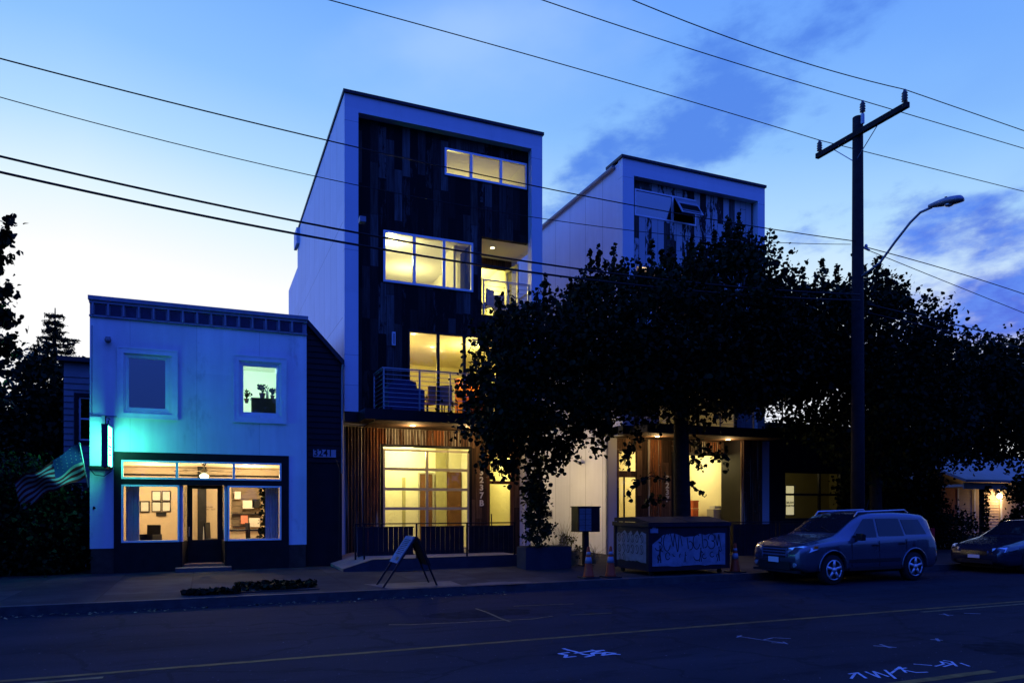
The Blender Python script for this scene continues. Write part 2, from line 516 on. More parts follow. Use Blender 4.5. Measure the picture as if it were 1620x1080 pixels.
class MB:
    def __init__(s):
        s.v = []
        s.f = []

    def add(s, vs, fs):
        k = len(s.v)
        s.v += [tuple(v) for v in vs]
        s.f += [tuple(i + k for i in f) for f in fs]
        return s

    def box(s, x0, x1, y0, y1, z0, z1):
        if x0 > x1: x0, x1 = x1, x0
        if y0 > y1: y0, y1 = y1, y0
        if z0 > z1: z0, z1 = z1, z0
        return s.add([(x0, y0, z0), (x1, y0, z0), (x1, y1, z0), (x0, y1, z0), (x0, y0, z1), (x1, y0, z1), (x1, y1, z1), (x0, y1, z1)],
                     [(0, 3, 2, 1), (4, 5, 6, 7), (0, 1, 5, 4), (1, 2, 6, 5), (2, 3, 7, 6), (3, 0, 4, 7)])

    def tube(s, pts, r, n=8, cap=True):
        """swept round bar through pts, r a number or a list"""
        P = [np.array(p, float) for p in pts]
        rr = r if hasattr(r, '__len__') else [r] * len(P)
        k = len(s.v)
        d0 = P[1] - P[0]
        up = np.array((0, 0, 1.0)) if abs(d0[2]) < .9 * np.linalg.norm(d0) else np.array((1.0, 0, 0))
        for i, p in enumerate(P):
            d = P[min(i + 1, len(P) - 1)] - P[max(i - 1, 0)]
            d = d / (np.linalg.norm(d) + 1e-9)
            a = np.cross(d, up)
            a /= np.linalg.norm(a) + 1e-9
            b = np.cross(a, d)
            up = b
            for j in range(n):
                q = 2 * pi * j / n
                s.v.append(tuple(p + rr[i] * (cos(q) * a + sin(q) * b)))
        for i in range(len(P) - 1):
            for j in range(n):
                j2 = (j + 1) % n
                s.f.append((k + i * n + j, k + i * n + j2, k + (i + 1) * n + j2, k + (i + 1) * n + j))
        if cap:
            s.f.append(tuple(k + j for j in range(n))[::-1])
            s.f.append(tuple(k + (len(P) - 1) * n + j for j in range(n)))
        return s

    def lathe(s, prof, c, n=24, axis='z'):
        """prof: list of (radius, height)"""
        k = len(s.v)
        for r, h in prof:
            for j in range(n):
                q = 2 * pi * j / n
                a, b = r * cos(q), r * sin(q)
                p = {'z': (a, b, h), 'y': (a, h, b), 'x': (h, a, b)}[axis]
                s.v.append((c[0] + p[0], c[1] + p[1], c[2] + p[2]))
        for i in range(len(prof) - 1):
            for j in range(n):
                j2 = (j + 1) % n
                s.f.append((k + i * n + j, k + i * n + j2, k + (i + 1) * n + j2, k + (i + 1) * n + j))
        s.f.append(tuple(k + j for j in range(n))[::-1])
        s.f.append(tuple(k + (len(prof) - 1) * n + j for j in range(n)))
        return s

    def prism(s, poly, axis, a, b):
        """poly extruded along axis between a and b; poly in the other two coordinates"""
        def pt(p, h):
            return {'x': (h, p[0], p[1]), 'y': (p[0], h, p[1]), 'z': (p[0], p[1], h)}[axis]
        n = len(poly)
        return s.add([pt(p, a) for p in poly] + [pt(p, b) for p in poly],
                     [tuple(range(n))[::-1], tuple(range(n, 2 * n))] + [(i, (i + 1) % n, n + (i + 1) % n, n + i) for i in range(n)])

    def wall(s, x0, x1, z0, z1, y0, y1, holes=(), axis='y'):
        """a wall slab in x-z (thickness y0..y1) with rectangular holes (x0,x1,z0,z1)"""
        xs = sorted({x0, x1, *[min(max(h[i], x0), x1) for h in holes for i in (0, 1)]})
        zs = sorted({z0, z1, *[min(max(h[i], z0), z1) for h in holes for i in (2, 3)]})
        def solid(i, j):
            if i < 0 or j < 0 or i >= len(xs) - 1 or j >= len(zs) - 1:
                return False
            cx, cz = (xs[i] + xs[i + 1]) / 2, (zs[j] + zs[j + 1]) / 2
            return not any(h[0] < cx < h[1] and h[2] < cz < h[3] for h in holes)
        def P(x, y, z):
            return (x, y, z) if axis == 'y' else (y, x, z)
        for i in range(len(xs) - 1):
            for j in range(len(zs) - 1):
                if not solid(i, j):
                    continue
                a, b, c, d = xs[i], xs[i + 1], zs[j], zs[j + 1]
                s.add([P(a, y0, c), P(b, y0, c), P(b, y0, d), P(a, y0, d)], [(0, 1, 2, 3)])
                s.add([P(a, y1, c), P(b, y1, c), P(b, y1, d), P(a, y1, d)], [(3, 2, 1, 0)])
                if not solid(i - 1, j): s.add([P(a, y0, c), P(a, y1, c), P(a, y1, d), P(a, y0, d)], [(3, 2, 1, 0)])
                if not solid(i + 1, j): s.add([P(b, y0, c), P(b, y1, c), P(b, y1, d), P(b, y0, d)], [(0, 1, 2, 3)])
                if not solid(i, j - 1): s.add([P(a, y0, c), P(b, y0, c), P(b, y1, c), P(a, y1, c)], [(3, 2, 1, 0)])
                if not solid(i, j + 1): s.add([P(a, y0, d), P(b, y0, d), P(b, y1, d), P(a, y1, d)], [(0, 1, 2, 3)])
        return s

    def frame(s, x0, x1, z0, z1, y0, y1, w, mull=(), hor=(), mw=None):
        mw = mw or w
        s.box(x0, x0 + w, y0, y1, z0, z1).box(x1 - w, x1, y0, y1, z0, z1)
        s.box(x0 + w, x1 - w, y0, y1, z1 - w, z1).box(x0 + w, x1 - w, y0, y1, z0, z0 + w)
        for m in mull:
            s.box(m - mw / 2, m + mw / 2, y0 + .003, y1 - .003, z0 + w, z1 - w)
        for h in hor:
            s.box(x0 + w, x1 - w, y0 + .006, y1 - .006, h - mw / 2, h + mw / 2)
        return s

    def build(s, name, mat, parent=None, smooth=False, weld=False):
        me = bpy.data.meshes.new(name)
        ox, oy, oz = origin(parent)
        me.from_pydata([(v[0] - ox, v[1] - oy, v[2] - oz) for v in s.v], [], s.f)
        me.materials.append(M[mat] if isinstance(mat, str) else mat)
        if smooth:
            me.polygons.foreach_set('use_smooth', [True] * len(me.polygons))
        me.update()
        o = bpy.data.objects.new(name, me)
        col.objects.link(o)
        if parent:
            o.parent = parent
        ORG[o.name] = (ox, oy, oz)
        return o


def tag(o, label=None, cat=None, group=None, kind=None):
    if label: o['label'] = label
    if cat: o['category'] = cat
    if group: o['group'] = group
    if kind: o['kind'] = kind
    return o


def thing(name, loc, label, cat, group=None):
    o = bpy.data.objects.new(name, None)
    o.empty_display_size = .2
    o.location = loc
    col.objects.link(o)
    ORG[o.name] = tuple(loc)
    return tag(o, label, cat, group)


def copy_tree(o, parent=None):
    c = o.copy()
    col.objects.link(c)
    c.parent = parent
    for ch in list(o.children):
        copy_tree(ch, c)
    return c


def light(name, kind, loc, power, color, size=.1, rot=None, parent=None, spot=None):
    d = bpy.data.lights.new(name, kind)
    d.energy = power
    d.color = color
    if kind == 'AREA':
        d.size = size
    else:
        d.shadow_soft_size = size
    if spot:
        d.spot_size = R(spot)
        d.spot_blend = .6
    o = bpy.data.objects.new(name, d)
    col.objects.link(o)
    p = origin(parent)
    o.location = (loc[0] - p[0], loc[1] - p[1], loc[2] - p[2])
    if rot: o.rotation_euler = rot
    if parent: o.parent = parent
    return o


def text_mb(txt, size, x, y, z, depth=.01, plane='xz', align='CENTER', mirror=False, bold=0.0):
    cu = bpy.data.curves.new('lettering', 'FONT')
    cu.body = txt
    cu.size = size
    cu.align_x = align
    cu.extrude = depth / 2
    cu.offset = bold
    cu.resolution_u = 3
    o = bpy.data.objects.new('lettering', cu)
    col.objects.link(o)
    dg = bpy.context.evaluated_depsgraph_get()
    me = bpy.data.meshes.new_from_object(o.evaluated_get(dg))
    vs = [tuple(v.co) for v in me.vertices]
    fs = [tuple(p.vertices) for p in me.polygons]
    bpy.data.objects.remove(o)
    bpy.data.curves.remove(cu)
    bpy.data.meshes.remove(me)
    if plane == 'xz':
        vs = [(x + (-a if mirror else a), y - c, z + b) for a, b, c in vs]
    elif plane == 'xy':
        vs = [(x + a, y + b, z + c) for a, b, c in vs]
    elif plane == 'yz':   # faces +x
        vs = [(x + c, y + a, z + b) for a, b, c in vs]
    m = MB()
    m.add(vs, fs)
    return m


# ================================================================ THE SETTING
def struct(name, mb, mat):
    return tag(mb.build(name, mat), kind='structure')


YK = 14.3           # kerb line
SW = .15            # sidewalk level
struct('ground', MB().add([(-400, -400, -.06), (600, -400, -.06), (600, 600, -.06), (-400, 600, -.06)], [(0, 1, 2, 3)]), 'soil')
struct('road', MB().add([(-90, -3, 0), (200, -3, 0), (200, YK - .15, 0), (-90, YK - .15, 0)], [(0, 1, 2, 3)]), 'asphalt')
struct('sidewalk', MB().box(-90, 200, YK, 20.25, -.05, SW), 'concrete')
struct('kerb', MB().box(-90, 200, YK - .15, YK - .004, -.05, SW + .004), 'kerb')
struct('yard', MB().box(-90, 200, 20.254, 90, -.05, SW - .01), 'soil')


def strip(x0, x1, y, w, z, y2=None, n=60, rag=.2):
    m = MB()
    vs, fs = [], []
    for i in range(n + 1):
        q = i / n
        x = x0 + (x1 - x0) * q
        yy = y + ((y2 if y2 is not None else y) - y) * q
        a, b = w / 2 * (1 - rag * random.random()), w / 2 * (1 - rag * random.random())
        vs += [(x, yy - a, z), (x, yy + b, z)]
        if i: fs.append((2 * i - 2, 2 * i, 2 * i + 1, 2 * i - 1))
    return m.add(vs, fs)


struct('centre_line', strip(-30, 90, 8.92, .11, .004, n=200), 'yellow')
m = strip(-30, -1.0, 8.70, .10, .004)
b = strip(11.2, 90, 8.68, .10, .004)
m.add(b.v, b.f)
struct('worn_centre_line', m, 'oldyellow')
gx, gy = G(1570, 1061)
struct('turn_lane_line', strip(-4, gx, gy, .13, .004), 'yellow')
struct('turn_lane_line', strip(-4, 60, gy - .30, .13, .004), 'yellow')


def scribble(lines, w, z=.006):
    m = MB()
    for L in lines:
        pts = [G(a, b) for a, b in L]
        for (x0, y0), (x1, y1) in zip(pts, pts[1:]):
            d = math.hypot(x1 - x0, y1 - y0) + 1e-6
            nx, ny = -(y1 - y0) / d * w / 2, (x1 - x0) / d * w / 2
            ex, ey = (x1 - x0) / d * w * .3, (y1 - y0) / d * w * .3
            m.add([(x0 + nx - ex, y0 + ny - ey, z), (x0 - nx - ex, y0 - ny - ey, z), (x1 - nx + ex, y1 - ny + ey, z), (x1 + nx + ex, y1 + ny + ey, z)], [(0, 1, 2, 3)])
            z += .00012
    return m


def cp(ox, oy, s, L):  # from an enlarged crop to photograph pixels
    return [[(ox + a / s, oy + b / s) for a, b in l] for l in L]


A = cp(540, 860, 3, [[(1060, 500), (1110, 512), (1150, 525), (1190, 530)], [(1078, 516), (1035, 522), (1068, 528), (1062, 540), (1110, 535)],
                     [(1110, 520), (1180, 510), (1245, 506)], [(1160, 538), (1195, 530), (1190, 520), (1225, 512)], [(1200, 522), (1250, 518), (1240, 530), (1285, 524), (1320, 526)],
                     [(1055, 498), (1078, 506)], [(1190, 505), (1215, 512)], [(1250, 516), (1300, 521)]])
struct('road_marking', scribble(A, .045), 'white_mark')
B = cp(1080, 860, 3, [[(262, 437), (270, 442)], [(270, 440), (380, 457), (490, 472)], [(380, 457), (430, 446), (510, 450)], [(425, 470), (490, 472)], [(478, 466), (496, 476)], [(258, 444), (278, 436)]])
struct('road_marking', scribble(B, .03), 'faint_mark')
Cc = cp(1080, 860, 3, [[(790, 618), (830, 612), (870, 638)], [(820, 614), (800, 640)], [(868, 608), (935, 636), (905, 606), (975, 630)], [(960, 600), (1010, 640)],
                       [(990, 615), (1030, 585), (1060, 612)], [(1010, 596), (1060, 590)], [(1050, 600), (1110, 612), (1160, 610)], [(1100, 572), (1180, 578)],
                       [(1200, 582), (1240, 572), (1225, 560), (1280, 572), (1240, 584)], [(1240, 555), (1275, 560), (1300, 582)], [(1320, 568), (1360, 582)]])
struct('road_marking', scribble(Cc, .028), 'white_mark')
D = cp(1080, 860, 3, [[(910, 484), (965, 488), (1010, 492)], [(940, 478), (985, 494)], [(1220, 335), (1280, 339)], [(1240, 332), (1262, 342)], [(1340, 330), (1410, 332)], [(1180, 455), (1230, 458)], [(1205, 450), (1215, 462)]])
struct('road_marking', scribble(D, .04), 'faint_mark')
E_ = cp(540, 860, 3, [[(230, 384), (330, 384), (450, 378), (560, 374), (650, 368), (900, 358), (1000, 344)], [(640, 308), (690, 325), (760, 356), (800, 370)],
                      [(1090, 338), (1180, 334), (1280, 329)], [(820, 296), (930, 292), (1100, 285)]])
struct('road_marking', scribble(E_, .05), 'oldyellow')
E2 = cp(0, 860, 3, [[(210, 492), (340, 482)], [(1090, 440), (1180, 432), (1280, 424)], [(540, 474), (630, 468)]])


def patch(px, py, rx, ry, z, seed):
    random.seed(seed)
    cx, cy = G(px, py, z if z > .1 else 0)
    n = 26
    vs = [(cx, cy, z)]
    for i in range(n):
        q = 2 * pi * i / n
        k = .75 + .4 * random.random()
        vs.append((cx + rx * k * cos(q), cy + ry * k * sin(q), z))
    return MB().add(vs, [(0, 1 + i, 1 + (i + 1) % n) for i in range(n)])


struct('road_patch', patch(765, 970, 1.0, .42, .003, 3), 'tar')
struct('road_patch', patch(1590, 1026, .5, .4, .003, 5), 'tar')
struct('sidewalk_patch', patch(790, 922, .7, .3, SW + .003, 6), 'slab')  # irregular patch paler than the sidewalk around it
# the apron in front of the frame sign
struct('sidewalk_apron', MB().prism([(3.05, 15.3), (3.35, 14.34), (4.9, 14.34), (4.95, 15.3)], 'z', SW, SW + .006), 'slab')


# ================================================================ FOLIAGE TOOLS
LEAF = np.array([(0, -.5), (.40, -.34), (.47, .02), (.24, .38), (0, .60), (-.24, .38), (-.47, .02), (-.40, -.34)])


def leaves(name, cen, size, mat, parent, shape=LEAF, aim=None, seed=0, droop=.25):
    r = np.random.default_rng(seed)
    n = len(cen)
    cen = np.asarray(cen, float)
    nor = r.normal(size=(n, 3))
    if aim is not None:
        nor = nor * .6 + np.asarray(aim)
    nor /= np.linalg.norm(nor, axis=1)[:, None]
    tv = r.normal(size=(n, 3)) + np.array([0, 0, -droop])
    tv -= nor * (tv * nor).sum(1)[:, None]
    tv /= np.linalg.norm(tv, axis=1)[:, None]
    bv = np.cross(nor, tv)
    sz = size * r.uniform(.5, 1.4, n)
    k = len(shape)
    V = cen[:, None, :] + sz[:, None, None] * (shape[None, :, 0:1] * bv[:, None, :] + shape[None, :, 1:2] * tv[:, None, :]
                                               + (np.abs(shape[None, :, 0:1]) * .35) * nor[:, None, :])
    V = V.reshape(-1, 3) - np.array(origin(parent))
    me = bpy.data.meshes.new(name)
    me.vertices.add(n * k)
    me.vertices.foreach_set('co', V.astype(np.float32).ravel())
    me.loops.add(n * k)
    me.loops.foreach_set('vertex_index', np.arange(n * k, dtype=np.int32))
    me.polygons.add(n)
    me.polygons.foreach_set('loop_start', np.arange(0, n * k, k, dtype=np.int32))
    me.polygons.foreach_set('loop_total', np.full(n, k, dtype=np.int32))
    me.materials.append(M[mat])
    me.update(calc_edges=True)
    me.validate()
    o = bpy.data.objects.new(name, me)
    col.objects.link(o)
    o.parent = parent
    return o


def interp(tab, x):
    return float(np.interp(x, [a for a, b in tab], [b for a, b in tab]))


def crown_tree(root, px_base, Yc, prof_top, prof_bot, depth, n_cl, per, lsize, trunk_r, seed, mat='leaf', shoots=40, lim=16, spread=.28, zbase=SW, shoot_h=(.35, 1.1), spires=()):
    """a broadleaf tree standing at Yc; prof_* give the outline (px, py) of its crown at that distance"""
    r = np.random.default_rng(seed)
    p0, p1 = prof_top[0][0], prof_top[-1][0]
    X0, X1 = X(p0, Yc), X(p1, Yc)
    T = [(X(a, Yc), Z(b, a, Yc)) for a, b in prof_top]
    Bt = [(X(a, Yc), Z(b, a, Yc)) for a, b in prof_bot]
    xb = X(px_base, Yc)
    cl = []
    xm, hw = (X0 + X1) / 2, (X1 - X0) / 2
    while len(cl) < n_cl:
        x = r.uniform(X0, X1)
        q = (x - xm) / hw
        hd = depth * math.sqrt(max(.12, 1 - .75 * q * q))
        s = r.uniform(-1, 1)
        zt, zb = interp(T, x), interp(Bt, x)
        mid = (zt + zb) / 2
        f = math.sqrt(1 - .8 * s * s)
        zt2, zb2 = mid + (zt - mid) * f, mid + (zb - mid) * (1 - .35 * s * s)
        z = r.uniform(zb2, zt2)
        cl.append((x, Yc + s * hd, z))
    cl = np.array(cl)
    sp = r.uniform(.5, 1.25, n_cl) * spread
    C = np.repeat(cl, per, 0) + r.normal(size=(n_cl * per, 3)) * np.repeat(sp, per)[:, None] * np.array([1, 1, .8])
    twigs = MB()
    SL = []
    for i in range(shoots):
        x = r.uniform(X0 + .02 * hw, X1 - .02 * hw)
        s = r.uniform(-.45, .45)
        zt = interp(T, x)
        h = r.uniform(*shoot_h) * (1 - .4 * abs(s))
        lean = r.normal(size=2) * .12
        y = Yc + s * depth
        z0 = zt - .35 - .5 * abs(s)
        twigs.tube([(x, y, z0 - .5), (x + lean[0] * .6, y + lean[1] * .6, z0 + h * .6), (x + lean[0], y + lean[1], z0 + h)], [.02, .012, .005], 5)
        k = int(h / .045)
        for j in range(k):
            q = j / k
            ww = .13 * (1 - q) ** .6 + .03
            SL.append((x + lean[0] * q + r.normal() * ww, y + lean[1] * q + r.normal() * ww, z0 + h * q))
    for sp_px, sp_y, sp_len, sp_w in spires:      # leafy upright leaders that stand clear of the crown
        y = Yc + r.uniform(-.5, .3)
        x, zt_ = X(sp_px, y), Z(sp_y, sp_px, y)
        u_ = ZC(x, y) / F
        h, w0 = sp_len * u_, sp_w * u_
        lx_ = r.normal() * .06
        twigs.tube([(x, y, zt_ - h - .3), (x + lx_, y, zt_ - h * .4), (x + lx_ * .5, y, zt_)], [.022, .012, .004], 5)
        w0 *= 1.75
        k = int(h / .05 * (1.3 + 11 * w0))
        for j in range(k):
            q = r.uniform(0, 1) ** .72
            ww = w0 * (.10 + q ** 1.1) * (.45 + .75 * abs(sin(q * 7 + sp_px * 1.7)))
            a_ = r.uniform(0, 2 * pi)
            rd = ww * r.uniform(.1, 1.15)
            SL.append((x + lx_ * (1 - q) + rd * cos(a_), y + rd * sin(a_), zt_ - h * q))
    if SL:
        C = np.vstack([C, np.array(SL)])
    leaves('foliage', C, lsize, mat, root, seed=seed)
    tr = MB()
    zc_ = (interp(T, xb) + interp(Bt, xb)) / 2
    zf = interp(Bt, xb) + .6
    tr.tube([(xb, Yc, zbase - .1), (xb, Yc, zbase + .12), (xb + .01, Yc, zbase + .45), (xb + .03, Yc, zbase + 1.3), (xb - .02, Yc, zf), (xb + .05, Yc, (zf + zc_) / 2), (xb, Yc, zc_ + .8)],
            [trunk_r * 2.2, trunk_r * 2.05, trunk_r * 1.75, trunk_r * 1.12, trunk_r * .9, trunk_r * .6, trunk_r * .25], 14)
    tr.build('trunk', 'bark', root, smooth=True)
    lm = MB()
    for i in range(lim):
        tgt = cl[r.integers(len(cl))]
        z0 = r.uniform(zf - .5, zc_)
        a = np.array((xb, Yc, z0))
        d = tgt - a
        mid = a + d * .5 + np.array((0, 0, .25 * np.linalg.norm(d[:2])))
        lm.tube([a, a + (mid - a) * .5, mid, tgt], [trunk_r * .42, trunk_r * .3, trunk_r * .2, .012], 7)
    lm.add(twigs.v, twigs.f)
    lm.build('branch', 'bark', root, smooth=True)


# ================================================================ SHOP (two storeys, left)
YS = 20.3
xs0, xs1 = X(142, YS), X(485, YS)
ztop = Z(468, 142, YS)
shop = thing('shop_building', (0, YS, SW), 'pale two storey shop with a teal glowing corner and lit ground floor windows', 'shop building')


def sx(px, Y=YS): return X(px, Y)
def sz(py, px, Y=YS): return Z(py, px, Y)


SF = (sx(180), sx(457), .0, sz(714, 190))         # storefront opening
WL = (sx(198), sx(267), sz(650, 230), sz(562, 230))
WR = (sx(380), sx(442), sz(657, 410), sz(575, 410))
zb = .76
MB().wall(xs0, xs1, zb, ztop - .45, YS, YS + .22, [SF, WL, WR]).build('front_wall', 'stucco', shop)
MB().box(xs0 + .02, SF[0], YS + .01, YS + .22, SW, zb - .002).build('base_board', 'brown', shop)
MB().box(SF[1], xs1 - .02, YS + .01, YS + .22, SW, zb - .002).build('base_board', 'brown', shop)
MB().box(xs0, xs0 + .2, YS + .225, 29, SW, ztop - .75).box(xs1 - .2, xs1, YS + .225, 29, SW, ztop - .75).box(xs0 + .2, xs1 - .2, 28.8, 29, SW, ztop - .75).build('side_wall', 'wing', shop)
MB().box(xs0 + .01, xs1 - .01, YS + .24, 29.1, ztop - .74, ztop - .62).build('roof', 'roof', shop)
c = MB().box(xs0 - .03, xs1 + .03, YS - .10, YS + .3, ztop - .10, ztop).box(xs0 - .01, xs1 + .01, YS - .06, YS + .28, ztop - .17, ztop - .102)
c.box(xs0, xs1, YS - .01, YS + .22, ztop - .448, ztop - .172)
c.box(xs0 - .01, xs1 + .01, YS - .05, YS + .01, ztop - .50, ztop - .455)
c = c.build('cornice', 'cornice', shop)
tl, tb = MB(), MB()
n = 15
for i in range(n):
    a = xs0 + .06 + (xs1 - xs0 - .12) * i / n
    b_ = a + (xs1 - xs0 - .12) / n
    MB().box(a + .055, b_ - .055, YS - .026, YS - .012, ztop - .435, ztop - .20).build('cornice_tile', 'navy', c)
    MB().box(a - .012, a + .028, YS - .075, YS - .012, ztop - .45, ztop - .175).build('cornice_bracket', 'cornice', c)
# upper windows
for (a, b_, z0, z1), (ta, tb2, tz0, tz1), glz, inner in ((WL, (sx(187), sx(280), sz(662, 230), sz(553, 230)), 'glass_dark', 0), (WR, (sx(370), sx(452), sz(668, 410), sz(565, 410)), 'glass', 1)):
    wn = MB().frame(ta, tb2, tz0, tz1, YS - .035, YS - .002, .12)
    wn.frame(ta - .02, tb2 + .02, tz0 - .02, tz1 + .03, YS - .045, YS - .037, .035)
    wn = wn.build('window', 'trim', shop)
    MB().frame(a + .002, b_ - .002, z0 + .002, z1 - .002, YS + .02, YS + .1, .055).frame(a + .06, b_ - .06, z0 + .06, z1 - .06, YS + .035, YS + .08, .022).build('frame', 'trim', wn)
    MB().box(a + .06, b_ - .06, YS + .055, YS + .06, z0 + .06, z1 - .06).build('pane', glz, wn)
# storefront
fz = [sz(714, 190), sz(727, 192), sz(757, 192), sz(766, 193), sz(858, 193)]
xa, xb_, xc, xd = sx(192), sx(445), sx(284), sx(360)
zt1, zt2, zd1, zd2 = fz[1], fz[2], fz[3], fz[4]
f = MB()
f.wall(SF[0] + .002, SF[1] - .002, SW, SF[3] - .002, YS - .02, YS + .14, [(xa, xb_, zt2, zt1), (xa, xc, zd2, zd1), (xd, xb_, zd2, zd1), (sx(285), sx(359), SW - .1, zd1)])
f.build('storefront_surround', 'dark', shop)
wt = MB().frame(xa, xb_, zt2, zt1, YS - .03, YS + .05, .045, mull=(sx(280), sx(370)), mw=.06).build('transom_window', 'trim', shop)
for a, b_ in ((xa, sx(280)), (sx(280), sx(370)), (sx(370), xb_)):
    MB().box(a + .045, b_ - .035, YS + .01, YS + .014, zt2 + .045, zt1 - .045).build('pane', 'glass', wt)
for a, b_, rt in ((xa, xc, xc), (xd, xb_, xd)):
    dw = MB().frame(a, b_, zd2, zd1, YS - .03, YS + .06, .045).build('display_window', 'trim', shop)
    MB().box(a + .045, b_ - .045, YS + .01, YS + .014, zd2 + .045, zd1 - .045).build('pane', 'glass', dw)
YD = 21.15
dxa, dxb = X(296, YD), X(352, YD)
for (xo, xi), nm in (((sx(285), dxa - .02), 1), ((sx(359), dxb + .02), -1)):
    g_ = MB().prism([(xo, YS + .05), (xo + .05 * nm, YS + .05), (xi + .05 * nm, YD), (xi, YD)], 'z', SW, zd2)
    g_.build('side_light_base', 'dark', shop)
    g_ = MB().prism([(xo, YS + .05), (xo + .06 * nm, YS + .05), (xo + .07 * nm, YS + .11), (xo, YS + .11)], 'z', zd2, zd1)
    sl = g_.build('side_light', 'trim', shop)
    MB().prism([(xo + .02 * nm, YS + .11), (xo + .026 * nm, YS + .11), (xi + .026 * nm, YD), (xi + .02 * nm, YD)], 'z', zd2, zd1).build('pane', 'glass', sl)
dz1 = Z(765, 320, YD)
dr = MB().frame(dxa, dxb, SW, dz1, YD, YD + .07, .13).box(dxa + .13, dxb - .13, YD + .004, YD + .06, SW + .13, .9).build('door', 'dark', shop)
MB().box(dxa + .13, dxb - .13, YD + .03, YD + .034, .9, dz1 - .13).build('pane', 'glass', dr)
MB().tube([(dxa + .05, YD - .05, 1.0), (dxa + .05, YD - .05, 1.25)], .012).build('handle', 'steel', dr)
tm = text_mb('HOURS\nMON - SAT', .06, dxb - .33, YD + .02, 1.75, .004)
tm.build('lettering', 'ink', dr)
MB().box(sx(285), sx(359), YS + .145, YD + .1, dz1, dz1 + .08).build('entry_ceiling', 'dark', shop)
MB().box(sx(285) - .1, sx(359) + .1, YS - .45, YS - .02, SW, SW + .10).build('doorstep', 'slab', shop)
# rooms
gl = 1
MB().box(xs0 + .21, xs1 - .21, 25.3, 25.4, SW, 2.998).box(xs0 + .21, xs0 + .25, YS + .24, 25.3, SW, 2.998).box(xs1 - .25, xs1 - .21, YS + .24, 25.3, SW, 2.998).build('shop_room_wall', 'beige', shop)
MB().box(xs0 + .22, xs1 - .22, 25.27, 25.295, 2.74, 2.80).build('wall_moulding', 'ink', shop)
MB().box(xs0 + .22, xs1 - .22, YS + .23, 25.4, 3.0, 3.1).build('shop_room_ceiling', 'beige', shop)
MB().box(xs0 + .22, xs1 - .22, YS + .23, 25.4, .2, .3).build('shop_room_floor', 'floor', shop)
MB().box(-.25, .0, 24.0, 25.26, .3, 2.998).build('room_partition', 'dark', shop)
MB().box(-.02, xs1 - .22, YS + .24, 24.6, 3.75, 3.85).box(.0, .06, YS + .24, 24.6, 3.86, 6.1).box(xs1 - .26, xs1 - .22, YS + .24, 24.6, 3.86, 6.1).box(.07, xs1 - .27, 24.6, 24.7, 3.8, 6.1).box(.0, xs1 - .22, YS + .24, 24.7, 6.1, 6.18).build('upstairs_room', 'ceil', shop)
MB().box(xs0 + .3, -.06, 21.6, 21.7, 3.5, 6.1).build('dark_room_wall', 'wing', shop)
# shop room things
fan = thing('ceiling_fan', (X(323, 21.9), 21.9, 3.0), 'ceiling fan with a glowing bowl lamp behind the shop transom', 'ceiling fan')
fx = X(323, 21.9)
MB().lathe([(.06, 2.998), (.07, 2.94), (.03, 2.92), (.015, 2.9), (.015, 2.84), (.09, 2.81), (.11, 2.74), (.06, 2.70)], (fx, 21.9, 0)).build('motor', 'grey', fan, True)
for k in range(5):
    q = 2 * pi * k / 5 + .3
    a = np.array((cos(q), sin(q)))
    nn_ = np.array((-a[1], a[0])) * .06
    p = np.array((fx, 21.9))
    MB().prism([tuple(p + a * .1 + nn_ * .5), tuple(p + a * .1 - nn_ * .5), tuple(p + a * .8 - nn_), tuple(p + a * .8 + nn_)], 'z', 2.755, 2.765).build('blade', 'mural', fan)
MB().lathe([(.03, 2.69), (.11, 2.66), (.12, 2.62), (.07, 2.57), (.02, 2.56)], (fx, 21.9, 0)).build('lamp_bowl', 'lamp', fan, True)
light('fan_light', 'POINT', (fx, 21.9, 2.40), 120, (1, .75, .42), .12, parent=fan)
light('shop_back_light', 'POINT', (1.2, 23.4, 2.6), 200, (1, .73, .40), .15, parent=shop)
light('shop_left_light', 'POINT', (-1.4, 23.4, 2.6), 200, (1, .73, .40), .15, parent=shop)
YBk = 25.27
for i, (a, b_, c_, d_) in enumerate(((240, 255, 776, 792), (256, 270, 776, 792), (240, 255, 793, 809), (256, 270, 793, 809), (221, 237, 792, 810), (247, 263, 810, 816))):
    lb = ['thin framed sheet, upper left of the four grouped on the shop wall', 'thin framed sheet, upper right of the four grouped on the shop wall', 'thin framed sheet, lower left of the four grouped on the shop wall',
          'thin framed sheet, lower right of the four grouped on the shop wall', 'single thick black framed sheet beside the curtain', 'small dark plate under the four framed sheets'][i]
    x0, x1, z0, z1 = X(a, YBk), X(b_, YBk), Z(d_, a, YBk), Z(c_, a, YBk)
    pf = thing('picture_frame', ((x0 + x1) / 2, YBk, z0), lb, 'picture frame', 'frames on the shop wall')
    MB().frame(x0, x1, z0, z1, YBk - .03, YBk, .035 if i == 4 else .022).build('frame', 'ink', pf)
    MB().box(x0 + .02, x1 - .02, YBk - .012, YBk - .006, z0 + .02, z1 - .02).build('sheet', 'ink' if i == 5 else 'paper', pf)


def curtain(x0, x1, y, z0, z1, label, n=46):
    m = MB()
    vs, fs = [], []
    for i in range(n + 1):
        x = x0 + (x1 - x0) * i / n
        yy = y + .035 * sin(i * 1.1) + .01 * sin(i * 2.7)
        vs += [(x, yy, z0), (x, yy, z1), (x, yy + .004, z0), (x, yy + .004, z1)]
        if i:
            a = 4 * (i - 1)
            fs += [(a, a + 4, a + 5, a + 1), (a + 2, a + 3, a + 7, a + 6)]
    m.add(vs, fs)
    return tag(m.build('curtain', 'curtain', None, True), label, 'curtain', 'sheer curtains in the shop windows')


curtain(sx(197), sx(219), YS + .32, .8, 2.45, 'sheer grey curtain in the left display window')
curtain(sx(421), sx(443), YS + .32, .8, 2.45, 'sheer grey curtain in the right display window')
